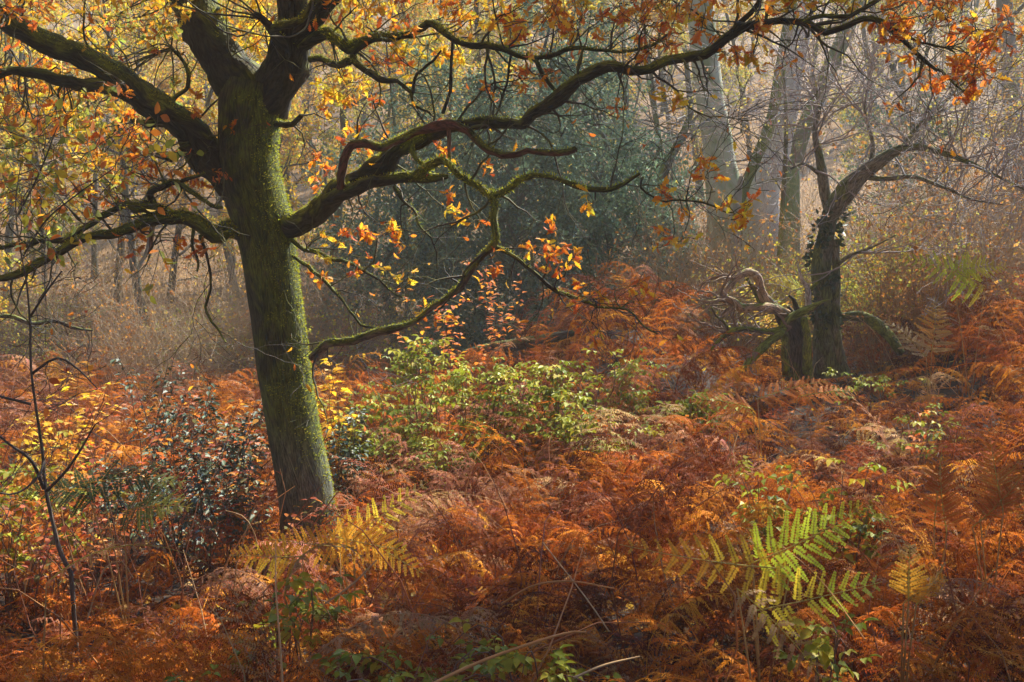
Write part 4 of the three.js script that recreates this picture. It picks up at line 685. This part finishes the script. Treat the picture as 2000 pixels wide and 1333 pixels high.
  const sr = RNG(833), sb = new Buf(), wood = (P) => { const k = 0.7 + 0.7 * Math.abs(fbm(P.x * 9, P.y * 9, P.z * 9, 2)); return [0.26 * k, 0.18 * k, 0.125 * k]; };
  for (const [x, y, d] of [[1500, 605, 12.7], [1460, 602, 12.6], [1432, 595, 12.55], [1420, 585, 12.5], [1450, 540, 12.6], [1480, 560, 12.7], [1500, 648, 12.6], [1450, 645, 12.5], [1425, 650, 12.45], [1480, 690, 12.4], [1535, 615, 12.7], [1545, 640, 12.7], [1410, 580, 12.5], [1440, 545, 12.6]]) for (let k = 0; k < 3; k++) twig(sb, sr, at(x, y, d), V(-0.8 + sr.s(0.7), sr.s(0.7), sr.s(0.6)).normalize(), sr.in(0.25, 0.7), sr.in(0.008, 0.018), wood, { kids: 1, dens: 0.3, wob: 0.4, seg: 0.05, min: 0.004 });
  mesh('rootlets', sb.geo(), M.twig, s, 'stuff');
  part('snag', [[1580, 610, 12.8, 12], [1579, 585, 12.8, 11], [1577, 563, 12.8, 10], [1567, 547, 12.8, 8], [1561, 530, 12.8, 5], [1558, 518, 12.8, 3]], -0.5, [0.42, 0.40, 0.40]);
  part('snag', [[1576, 572, 12.82, 9], [1588, 562, 12.85, 8], [1600, 548, 12.9, 7]], 0.5, [0.1, 0.09, 0.06]);
  part('snag', [[1560, 620, 12.85, 16], [1555, 600, 12.85, 13], [1550, 585, 12.85, 9], [1540, 577, 12.85, 4]], -0.3, [0.045, 0.035, 0.03]);
}
console.log('thorn done');

/* ---------- live and turning ferns ---------- */
const grad = (stops) => (u, r) => { const f = clamp(u + r.s(0.12)) * (stops.length - 1), i = Math.min(stops.length - 2, Math.floor(f)), c = mix3(stops[i], stops[i + 1], f - i), k = r.in(0.8, 1.15); return [c[0] * k, c[1] * k, c[2] * k]; };
const liveFrond = (seed, blade, width, stops, o = {}) => frondGeo(seed, { split: true, stipe: 0.03, blade, pairs: 11, width, lean: 1.25, arch: 1.75, droop: 0.012, curl: 0.14, ruffle: 0.24, wild: 0.035, gap: 0.0105, fat: 0.62, pinnule: 0.16, gaps: 0.05, tone: grad(stops), stem: [0.5, 0.42, 0.12], rib: [0.5, 0.42, 0.1], rad: 0.003, ...o });
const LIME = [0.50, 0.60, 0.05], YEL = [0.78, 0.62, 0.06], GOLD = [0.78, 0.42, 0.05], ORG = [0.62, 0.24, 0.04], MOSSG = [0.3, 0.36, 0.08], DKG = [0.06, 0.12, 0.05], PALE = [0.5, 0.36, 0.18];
function fern(name, label, root, fronds) {
  const t = thing(name, label, 'fern', root);
  for (const [geo, px, py, d, yaw, pitch, roll, s] of fronds) {
    const p = at(px, py, d), f = mesh('frond', geo, M.fern, t); for (const g of geo.userData.pinnae) mesh('pinna', g, M.fern, f); delete geo.userData.pinnae; f.position.copy(p).sub(root);
    f.quaternion.setFromEuler(new THREE.Euler(roll, yaw, pitch, 'YZX')); f.scale.setScalar(s || 1);
    const b = new Buf(), a = V(0, 0, 0), e = f.position.clone(); b.tube([a, a.clone().lerp(e, 0.5).add(V(0, 0.06, 0)), e], [0.005, 0.004, 0.003], 5, [0.42, 0.28, 0.1]); mesh('stipe', b.geo(), M.twig, f.parent);
  }
  return t;
}
// yaw turns the frond's run about the vertical (0 = towards the east), pitch lifts its tip, roll tips its face to the viewer
fern('green_fern', 'large bright yellow-green fern glowing among the dead bracken', foot(1500, 4.7), [
  [liveFrond(901, 0.46, 0.165, [LIME, LIME, LIME, YEL]), 1470, 1100, 4.6, 0.1, 0.36, 1.3],
  [liveFrond(902, 0.66, 0.14, [YEL, YEL, GOLD, GOLD, GOLD]), 1545, 1112, 4.6, 3.14, 0.04, -1.3],
  [liveFrond(903, 0.46, 0.15, [YEL, YEL, LIME, MOSSG]), 1470, 1195, 4.45, -0.1, 0.22, 1.25],
]);
fern('golden_fern', 'golden fern with spread fronds at the oak foot', foot(690, 5.9), [
  [liveFrond(911, 0.5, 0.12, [GOLD, YEL, YEL, PALE]), 660, 1065, 5.7, 0.2, 0.5, 1.25],
  [liveFrond(912, 0.4, 0.13, [GOLD, GOLD, YEL]), 640, 1045, 5.6, -0.3, -0.2, 1.2],
  [liveFrond(913, 0.4, 0.12, [ORG, GOLD, GOLD]), 690, 1035, 5.6, -0.4, -0.45, 1.2],
  [liveFrond(914, 0.38, 0.12, [GOLD, GOLD, ORG]), 690, 1070, 5.5, 3.3, 0.05, -1.25],
]);
fern('golden_fern', 'small golden frond bent over left of the oak foot', foot(600, 5.5), [[liveFrond(915, 0.3, 0.1, [GOLD, YEL, GOLD, ORG], { droop: 0.06 }), 590, 1088, 5.4, 3.2, -0.05, -1.2]]);
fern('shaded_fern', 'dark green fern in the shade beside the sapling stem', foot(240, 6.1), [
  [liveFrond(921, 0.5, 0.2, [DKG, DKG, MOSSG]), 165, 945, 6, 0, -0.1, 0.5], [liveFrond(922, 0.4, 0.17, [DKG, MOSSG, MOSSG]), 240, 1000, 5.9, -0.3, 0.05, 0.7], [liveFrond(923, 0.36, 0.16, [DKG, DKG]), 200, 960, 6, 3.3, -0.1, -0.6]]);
fern('lime_fern', 'arching lime green fern on the bank beyond the thorn', foot(1900, 11.5), [
  [liveFrond(931, 0.85, 0.3, [YEL, LIME, LIME, LIME]), 1925, 560, 11.4, 3.14, 0.3, -1.15], [liveFrond(932, 0.5, 0.2, [LIME, YEL]), 1860, 530, 11.4, 0.1, 0.05, 1.1]]);
fern('lime_fern', 'small lime green fern behind the dead stump', foot(1560, 14), [[liveFrond(933, 0.5, 0.2, [LIME, YEL, YEL]), 1570, 570, 13.6, 3.3, 0.3, -0.7], [liveFrond(934, 0.4, 0.2, [YEL, GOLD]), 1545, 615, 13.6, 3.4, -0.1, -0.6]]);
const upright = (seed, stops, blade = 0.5, width = 0.16) => liveFrond(seed, blade, width, stops, { lean: 0.1, arch: 0.35, droop: 0.05, curl: 0.3, ruffle: 0.25 });
const RUSTY = [0.5, 0.15, 0.03], RUSTB = [0.6, 0.2, 0.035];
fern('orange_fern', 'upright orange fern frond standing tall at the eastern side', foot(1840, 5.9), [[upright(941, [RUSTB, RUSTY, RUSTB], 0.34, 0.13), 1825, 1030, 5.6, 1.5, 0, 0.1], [upright(942, [RUSTY, RUSTY], 0.3, 0.12), 1850, 1040, 5.6, 1.3, 0.1, -0.2]]);
fern('orange_fern', 'spreading orange fern fronds near the eastern edge', foot(1950, 5.8), [[upright(943, [RUSTB, RUSTY, RUSTB], 0.34, 0.14), 1915, 1015, 5.5, 0.4, -0.3, 0.2], [upright(944, [RUSTY, RUSTB], 0.3, 0.14), 1960, 1000, 5.4, 1.2, 0.3, -0.2], [upright(945, [RUSTY, RUSTY], 0.3, 0.14), 1900, 1030, 5.5, 2, 0.9, 0.2]]);
fern('golden_fern', 'little golden fern sprig standing right of the green fern', foot(1775, 4.6), [[upright(946, [GOLD, GOLD, PALE], 0.18, 0.07), 1775, 1175, 4.4, 1.5, 0, 0], [upright(947, [GOLD, GOLD], 0.16, 0.06), 1765, 1180, 4.4, 0.6, -0.7, 0.4], [upright(948, [GOLD, PALE], 0.16, 0.06), 1790, 1182, 4.4, 2.6, 0.7, 0.3]]);
fern('pale_fern', 'withered pale brown fern bending below the green fern', foot(1500, 4.3), [[liveFrond(951, 0.5, 0.12, [PALE, TAN, TAN], { droop: 0.25, curl: 0.5 }), 1440, 1150, 4.3, -0.5, -0.85, 0.4]]);
fern('orange_fern', 'orange fern fronds catching the light in front of the thorn', foot(1500, 8.6), [[liveFrond(961, 0.5, 0.15, [RUSTB, RUSTY, RUSTB]), 1480, 780, 8.4, 0.1, 0.1, 0.6], [liveFrond(962, 0.45, 0.15, [RUSTB, RUSTB]), 1560, 775, 8.5, 0.3, -0.1, 0.6], [liveFrond(963, 0.4, 0.14, [RUSTY, RUSTB]), 1470, 800, 8.3, 3, 0.1, -0.6]]);
fern('pale_fern', 'bleached fern leaning below the thorn on the bank', foot(1820, 11), [[liveFrond(964, 0.6, 0.22, [PALE, GOLD, PALE]), 1820, 690, 10.6, 1.2, 0.7, 0.3], [liveFrond(965, 0.5, 0.2, [PALE, PALE]), 1810, 700, 10.6, 2.4, 0.6, -0.3]]);
fern('bent_frond', 'long arched dead frond sweeping over the dark corner', foot(60, 4.9), [[liveFrond(966, 0.7, 0.1, [RUSTY, TAN, RUSTY], { droop: 0.25, curl: 0.6, lean: 1.0, arch: 2.3 }), 90, 1140, 4.7, -0.2, 0.1, 0.2]]);
fern('bent_frond', 'curled tan frond arching beside the oak foot', foot(600, 5), [[liveFrond(967, 0.5, 0.09, [TAN, RUSTY], { droop: 0.3, curl: 0.7, lean: 0.2, arch: 3.0 }), 555, 1165, 4.8, 0, 0, 0]]);

/* ---------- brambles, hollies and saplings of the clearing ---------- */
function bush(name, label, px, d, o, group) {
  const r = RNG(o.seed), f = foot(px, d), t = thing(name, label, o.cat || 'shrub', f, group), b = new Buf(), list = [];
  for (let k = 0; k < o.canes; k++) {
    const a = r() * 6.283, reach = r.in(0.2, 1), P = [], R = [], n = 9, dx = Math.cos(a) * o.w * reach, dz = Math.sin(a) * o.w * reach * 0.8, hh = o.h * r.in(0.6, 1.05), x0 = r.s(o.w * 0.3), z0 = r.s(o.w * 0.3);
    for (let i = 0; i <= n; i++) { const u = i / n; P.push(V(x0 + dx * u * u + r.s(0.012), hh * (o.arch ? Math.sin(u * 2.1) / 0.95 : u) - 0.03, z0 + dz * u * u + r.s(0.012))); R.push(lerp(0.005, 0.0018, u)); }
    b.tube(P, R, 5, o.cane || [0.16, 0.09, 0.06]);
    for (let i = 0; i < o.per; i++) {
      const u = Math.pow(r(), 0.6) * 0.75 + 0.25, j = Math.min(n - 1, Math.floor(u * n)), p = P[j].clone().lerp(P[j + 1], u * n - j), q = r() * 6.283;
      const out = V(Math.cos(q), r.in(-0.1, 0.6), Math.sin(q)).normalize(), nrm = V(r.s(0.5), 1, r.s(0.5)).normalize();
      const qn = new THREE.Quaternion().setFromUnitVectors(V(0, 0, 1), nrm), look = out.clone().applyQuaternion(qn.clone().invert()); look.z = 0; look.normalize();
      qn.multiply(new THREE.Quaternion().setFromUnitVectors(V(0, 1, 0), look));
      const red = r() < (o.redShare || 0);
      list.push({ p: p.addScaledVector(out, o.stalk ?? 0.06), q: qn, s: r.in(0.7, 1.2) * (o.size || 1), c: jit(red ? r.pick(PAL.oakRed) : r.pick(o.pal), r, 0.25) });
    }
  }
  mesh('canes', b.geo(), M.twig, t, 'stuff');
  const geos = o.geos || [bramble3, bramble5], mat = o.mat || M.bramble;
  if (o.parts) {
    const mats = o.pal.map((c) => { const m = mat.clone(); m.color.setRGB(...c); return m; });
    list.forEach((l) => { const m = mesh('leaf', r.pick(geos), r.pick(mats), t); m.position.copy(l.p); m.quaternion.copy(l.q); m.scale.setScalar(l.s); });
  } else geos.forEach((g, k) => { const s = list.filter((_, i) => i % geos.length === k); if (s.length) copies('foliage', g, mat, s, t); });
  return t;
}
const BRAMBLE_TINTS = [[0.28, 0.33, 0.026], [0.36, 0.39, 0.03], [0.2, 0.26, 0.024], [0.45, 0.42, 0.035]], ROW_TINTS = BRAMBLE_TINTS;  // one leaf palette shared by all brambles, wherever they stand
bush('bramble_bush', 'dark green bramble patch in front with toothed leaves', 800, 4.2, { seed: 1001, canes: 18, per: 7, w: 0.4, h: 0.46, arch: true, pal: BRAMBLE_TINTS, parts: true, size: 0.75 });
bush('bramble_bush', 'blue-green bramble leaves low in the darkest front corner', 330, 4.0, { seed: 1002, canes: 9, per: 6, w: 0.4, h: 0.48, arch: true, pal: BRAMBLE_TINTS, parts: true, size: 0.85 });
bush('bramble_bush', 'bramble sprig with pale leaves just below the green fern', 1625, 4.35, { seed: 1003, canes: 4, per: 5, w: 0.14, h: 0.6, arch: true, pal: BRAMBLE_TINTS, parts: true, size: 0.8 });
bush('bramble_bush', 'bramble shoot with dark leaves below the golden fern', 555, 4.9, { seed: 1004, canes: 7, per: 5, w: 0.3, h: 0.6, arch: true, pal: BRAMBLE_TINTS, parts: true, size: 0.9 });
bush('bramble_bush', 'small bramble shoot beside the dark patch in front', 1000, 4.5, { seed: 1005, canes: 6, per: 4, w: 0.35, h: 0.55, arch: true, pal: BRAMBLE_TINTS, parts: true, size: 0.8 });
const litNames = ['sunlit green bramble right beside the oak trunk', 'sunlit bramble second from the oak trunk', 'tallest sunlit bramble with lime leaves in mid clearing', 'low sunlit bramble in front of the tallest one', 'sunlit bramble in the middle of the row', 'sunlit bramble with yellow-green sprays past the middle', 'pale lime bramble nearing the end of the row', 'easternmost sunlit bramble with a tall lime spray', 'low green bramble at the end of the row'];
[[690, 9.2, 0.85], [760, 9.6, 0.95], [835, 10, 1.16], [860, 9, 0.85], [930, 9.6, 1.02], [1010, 9.9, 1.08], [1090, 9.7, 1.0], [1200, 10, 1.16], [1140, 9.1, 0.85]].forEach(([px, d, h], i) => bush('bramble_bush', litNames[i], px, d, { seed: 1010 + i, canes: 14, per: 11, w: 0.5, h, arch: i % 2 === 0, pal: ROW_TINTS, size: 0.8 }, 'sunlit brambles across the clearing'));
bush('bramble_bush', 'yellowing bramble in the eastern bracken above the green fern', 1650, 6.6, { seed: 1031, canes: 8, per: 8, w: 0.3, h: 0.82, pal: BRAMBLE_TINTS, size: 0.85 });
bush('bramble_bush', 'small yellowing bramble west of its larger twin', 1490, 6.8, { seed: 1032, canes: 6, per: 7, w: 0.2, h: 0.8, pal: BRAMBLE_TINTS, size: 0.8 });
bush('bramble_bush', 'glossy bramble trailing at the thorn tree foot', 1690, 11.6, { seed: 1033, canes: 10, per: 6, w: 0.6, h: 0.42, arch: true, pal: BRAMBLE_TINTS, size: 0.7 });
bush('bramble_bush', 'mixed green bramble among orange bracken on the rise', 1790, 9, { seed: 1034, canes: 9, per: 6, w: 0.6, h: 0.75, arch: true, pal: BRAMBLE_TINTS, redShare: 0.2, size: 0.7 });
bush('bramble_bush', 'green bramble between the sunlit row and the dead stump', 1370, 10, { seed: 1035, canes: 12, per: 8, w: 0.5, h: 0.72, arch: true, pal: BRAMBLE_TINTS, size: 0.9 });
bush('bramble_bush', 'dark green bush with yellow flecks at the western edge', 40, 7.0, { seed: 1036, canes: 14, per: 12, w: 0.45, h: 1.0, pal: [...BRAMBLE_TINTS, [0.4, 0.38, 0.06]], redShare: 0.12, size: 0.7 });
// shaded undergrowth west of the trunk
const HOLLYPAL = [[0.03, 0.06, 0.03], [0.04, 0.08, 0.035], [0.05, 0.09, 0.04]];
const west = ['dark holly sapling with upright stem west of the oak', 'taller dark holly sapling midway to the western edge', 'dense dark holly bush close behind the oak trunk', 'low dark holly bush before the saplings', 'dark holly bush east of the oak trunk', 'short dark holly bush in the western hollow', 'thin dark holly sapling below the low mossy limb'];
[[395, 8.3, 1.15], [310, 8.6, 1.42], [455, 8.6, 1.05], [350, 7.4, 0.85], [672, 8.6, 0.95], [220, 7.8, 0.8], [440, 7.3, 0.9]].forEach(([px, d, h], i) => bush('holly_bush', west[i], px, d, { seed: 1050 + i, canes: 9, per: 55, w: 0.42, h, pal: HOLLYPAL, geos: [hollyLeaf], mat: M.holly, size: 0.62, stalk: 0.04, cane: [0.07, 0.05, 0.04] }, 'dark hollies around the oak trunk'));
const reds = ['russet-leaved shrub west of the oak trunk', 'orange and red leaved shrub farther west of the oak', 'russet shrub in the western hollow beside the sapling', 'red speckled shrub hugging the trunk foot', 'low russet shrub by the western edge'];
[[430, 7.9, 1.05], [340, 8.2, 1.15], [200, 7.0, 0.95], [480, 7.2, 0.8], [110, 6.6, 0.8]].forEach(([px, d, h], i) => bush('russet_shrub', reds[i], px, d, { seed: 1070 + i, canes: 14, per: 18, w: 0.5, h, pal: [[0.55, 0.14, 0.04], [0.62, 0.2, 0.04], [0.42, 0.09, 0.035], [0.7, 0.32, 0.04], [0.2, 0.2, 0.06]], geos: [ovateLeaf], mat: M.leaf, size: 0.62, stalk: 0.03 }, 'russet shrubs west of the trunk'));
// maples and beech saplings with bright leaves
const mapleHalf = [[0, 0.02], [0.08, 0.3], [0.2, 0.22], [0.34, 0.48], [0.45, 0.2], [0.62, 0.26], [0.7, 0.12], [1, 0.005]], mapleLeaf = leafFromOutline(mapleHalf, 0.08, 0.2, 0.15);
bush('maple_sapling', 'little maple sapling with glowing yellow leaves behind the trunk', 660, 9.0, { cat: 'sapling', seed: 1081, canes: 6, per: 22, w: 0.26, h: 1.3, pal: PAL.maple, geos: [mapleLeaf], mat: M.leaf, size: 1, stalk: 0.04 });
bush('maple_sapling', 'yellow leaved maple sapling at the western edge', 85, 8.2, { cat: 'sapling', seed: 1082, canes: 9, per: 26, w: 0.45, h: 1.25, pal: [...PAL.maple, [0.6, 0.5, 0.06]], geos: [mapleLeaf], mat: M.leaf, size: 0.85, stalk: 0.05 });
bush('maple_sapling', 'orange-yellow maple sapling west of the holly saplings', 185, 8.6, { cat: 'sapling', seed: 1083, canes: 6, per: 22, w: 0.35, h: 1.1, pal: PAL.oak, geos: [mapleLeaf], mat: M.leaf, size: 0.8, stalk: 0.05 });
bush('beech_sapling', 'orange beech sapling under the hanging oak branch', 880, 13, { cat: 'sapling', seed: 1084, canes: 9, per: 22, w: 0.6, h: 1.6, pal: PAL.oakRed.concat(PAL.oak), geos: [ovateLeaf], mat: M.leaf, size: 0.9, stalk: 0.04 });
bush('beech_sapling', 'dull red beech sapling before the dense holly', 985, 14, { cat: 'sapling', seed: 1085, canes: 7, per: 28, w: 0.6, h: 1.7, pal: PAL.oakRed, geos: [ovateLeaf], mat: M.leaf, size: 0.9, stalk: 0.04 });
bush('yellow_bush', 'small yellow-leaved bush glowing in the gap left of the thorn', 1520, 14.5, { seed: 1086, canes: 8, per: 30, w: 0.5, h: 1.2, pal: [[0.7, 0.6, 0.08], [0.8, 0.5, 0.06]], geos: [ovateLeaf], mat: M.leaf, size: 0.9, stalk: 0.04 });

// leaning sapling in front, west
{
  const r = RNG(1100), t = thing('leaning_sapling', 'thin dark leaning sapling with mottled green and orange leaves by the western edge', 'sapling'), b = new Buf(), ends = [];
  const { P, R } = limbPath([[138, 1120, 5.6, 15], [118, 1080, 5.6, 16], [100, 1010, 5.6, 13], [88, 950, 5.6, 11], [82, 880, 5.6, 10], [70, 800, 5.55, 9], [60, 720, 5.5, 8], [58, 640, 5.5, 7], [52, 560, 5.45, 6], [38, 480, 5.4, 5], [30, 400, 5.4, 4], [40, 320, 5.3, 3]], 0.05);
  P.unshift(V(P[0].x + 0.03, H(P[0].x, P[0].z) - 0.05, P[0].z)); R.unshift(R[0]); R.forEach((v, i) => { R[i] = v * 0.58; });
  const sb = new Buf(); sb.tube(P, R, 10, limbColor(-0.1, [0.11, 0.09, 0.075]), { lump: knobs(0.12) }); mesh('stem', sb.geo(), M.bark, t);
  const side = (list) => { const q = limbPath(list, 0.05), s = new Buf(); s.tube(q.P, q.R, 6, [0.055, 0.045, 0.04]); mesh('branch', s.geo(), M.twig, t); for (let k = 0; k < 5; k++) twig(b, r, r.pick(q.P), r.dir(), r.in(0.15, 0.4), 0.0025, [0.06, 0.05, 0.04], { kids: 1, wob: 0.35, seg: 0.04, ends }); };
  side([[85, 955, 5.6, 8], [60, 900, 5.5, 6], [20, 870, 5.4, 5], [-30, 830, 5.3, 3]]); side([[90, 960, 5.6, 7], [120, 930, 5.5, 6], [150, 890, 5.4, 5], [185, 830, 5.3, 3]]);
  side([[62, 730, 5.5, 6], [110, 700, 5.5, 5], [150, 720, 5.45, 4], [190, 760, 5.4, 2]]); side([[60, 790, 5.55, 6], [20, 780, 5.5, 5], [-20, 770, 5.4, 4]]); side([[58, 620, 5.5, 5], [90, 570, 5.45, 4], [120, 530, 5.4, 3]]); side([[85, 900, 5.6, 5], [75, 930, 5.5, 5], [30, 965, 5.4, 4], [-20, 960, 5.3, 3]]); side([[45, 500, 5.4, 4], [90, 430, 5.3, 4], [150, 380, 5.2, 3], [220, 330, 5.1, 2]]); side([[35, 420, 5.4, 4], [80, 330, 5.3, 3], [110, 250, 5.2, 2]]);
  const loc = [];
  for (let i = 0; i < 46; i++) { const c = at(r.in(-30, 250), r.in(190, 440), r.in(5.0, 5.6)); twig(b, r, c, r.dir(), r.in(0.15, 0.4), 0.003, [0.06, 0.05, 0.04], { kids: 1, dens: 0.4, wob: 0.35, seg: 0.05, ends: loc }); }
  mesh('twigs', b.geo(), M.twig, t, 'stuff');
  const mats = PAL.mixed.map((c) => thin({ color: new THREE.Color().setRGB(...c), roughness: 0.7, transmission: 0.45 }));
  for (let i = 0; i < 290; i++) { const [p, d] = r.pick(loc), l = leafAt(r, p, d, null, r.in(0.4, 0.75)); const m = mesh('leaf', ovateLeaf, r.pick(mats), t); m.position.copy(l.p); m.quaternion.copy(l.q); m.scale.setScalar(l.s); }
  const few = []; for (let i = 0; i < 40; i++) { const [p, d] = r.pick(ends); few.push(leafAt(r, p, d, jit(r.pick(PAL.oakRed), r), r.in(0.4, 0.8))); } copies('foliage', ovateLeaf, M.leaf, few, t);
}

/* ---------- fallen wood and stalks ---------- */
function loose(name, label, cat, list, moss, bark, group) { const t = limbPath(list, 0.05), b = new Buf(); b.tube(t.P, t.R, 12, limbColor(moss, bark), { lump: knobs(0.15), cap: true }); return tag(mesh(name, b.geo(), M.bark), label, cat, group); }
loose('fallen_log', 'dark fallen log lying in the bracken before the hollies', 'log', [[905, 690, 14.2, 12], [960, 680, 14.2, 22], [1020, 672, 14.1, 24], [1080, 660, 14, 22], [1120, 650, 14, 12]], 0.1, [0.07, 0.06, 0.05]);
loose('fallen_branch', 'dark fallen branch lying level at the western edge', 'log', [[-30, 622, 12, 6], [20, 618, 12, 9], [60, 632, 12.1, 9], [110, 628, 12.2, 8], [140, 640, 12.2, 7], [180, 646, 12.3, 4]], 0.2, [0.07, 0.055, 0.045]);
loose('low_bough', 'low mossy bough curving behind the thorn foot', 'log', [[1640, 620, 13.4, 16], [1680, 618, 13.3, 22], [1710, 632, 13.2, 24], [1740, 660, 13, 22], [1760, 690, 12.9, 18]], 0.5, [0.08, 0.07, 0.05]);
const stalk = (label, list, c) => { const t = limbPath(list, 0.04), b = new Buf(); b.tube(t.P, t.R, 6, (P) => { const k = 0.85 + 0.5 * fbm(P.x * 20, P.y * 20, P.z * 20, 2); return [c[0] * k, c[1] * k, c[2] * k]; }); tag(mesh('dead_stalk', b.geo(), M.twig), label, 'stalk', 'dry stalks in the front bracken'); };
const ST = [0.55, 0.27, 0.08], ST2 = [0.42, 0.26, 0.11];
stalk('long orange stalk sloping up from the bottom edge', [[820, 1350, 3.5, 7], [900, 1310, 3.6, 7], [1000, 1270, 3.7, 6], [1120, 1235, 3.8, 5], [1145, 1236, 3.8, 3]], ST);
stalk('arched orange stalk beyond the dark bramble patch', [[980, 1180, 4.3, 4], [1040, 1145, 4.3, 4], [1110, 1136, 4.35, 4], [1200, 1150, 4.4, 3]], ST);
stalk('straight tan stalk slanting below the golden fern', [[635, 1180, 4.7, 4], [690, 1140, 4.8, 4], [735, 1095, 4.9, 3]], ST2);
stalk('pale stalk lying at the bottom edge east of centre', [[1120, 1325, 3.5, 5], [1180, 1300, 3.6, 5], [1250, 1283, 3.7, 3]], ST2);
stalk('thin tan stalk rising beside the oak foot', [[505, 1080, 5.6, 3], [495, 1040, 5.6, 3], [475, 1010, 5.6, 3], [440, 998, 5.6, 2]], ST2);
stalk('bent orange stalk near the western bramble leaves', [[170, 1210, 4.4, 3], [205, 1110, 4.5, 3], [235, 1096, 4.5, 3], [260, 1130, 4.5, 2]], ST2);
stalk('thin stalk crossing the bracken right of centre', [[1190, 1235, 4, 3], [1160, 1190, 4.1, 3], [1060, 1060, 5, 3]], ST2);
stalk('tilted straw stalk among the eastern bracken', [[1690, 1250, 4, 3], [1600, 1130, 4.4, 2], [1520, 1060, 4.8, 2]], ST);

/* ---------- fallen leaves ---------- */
{
  const r = RNG(1300), a = [];
  for (let i = 0; i < 14000; i++) { const d = 5 + 44 * Math.pow(r(), 1.3), x = r.s(d * 0.47); const p = ground(x, -d, 0.02); a.push({ p, q: quat(r() * 6.28, 1.57 + r.s(0.6), r.s(0.5)), s: r.in(0.8, 1.4), c: jit(r.pick(P_RUST.concat(RUST, P_GOLD.slice(0, 3))), r, 0.25) }); }
  const m = copies('fallen_leaves', ovateLeaf, M.farLeaf, a); tag(m, 'rust and gold fallen leaves strewn over the bank', 'leaves');
}
renderer.render(scene, camera);
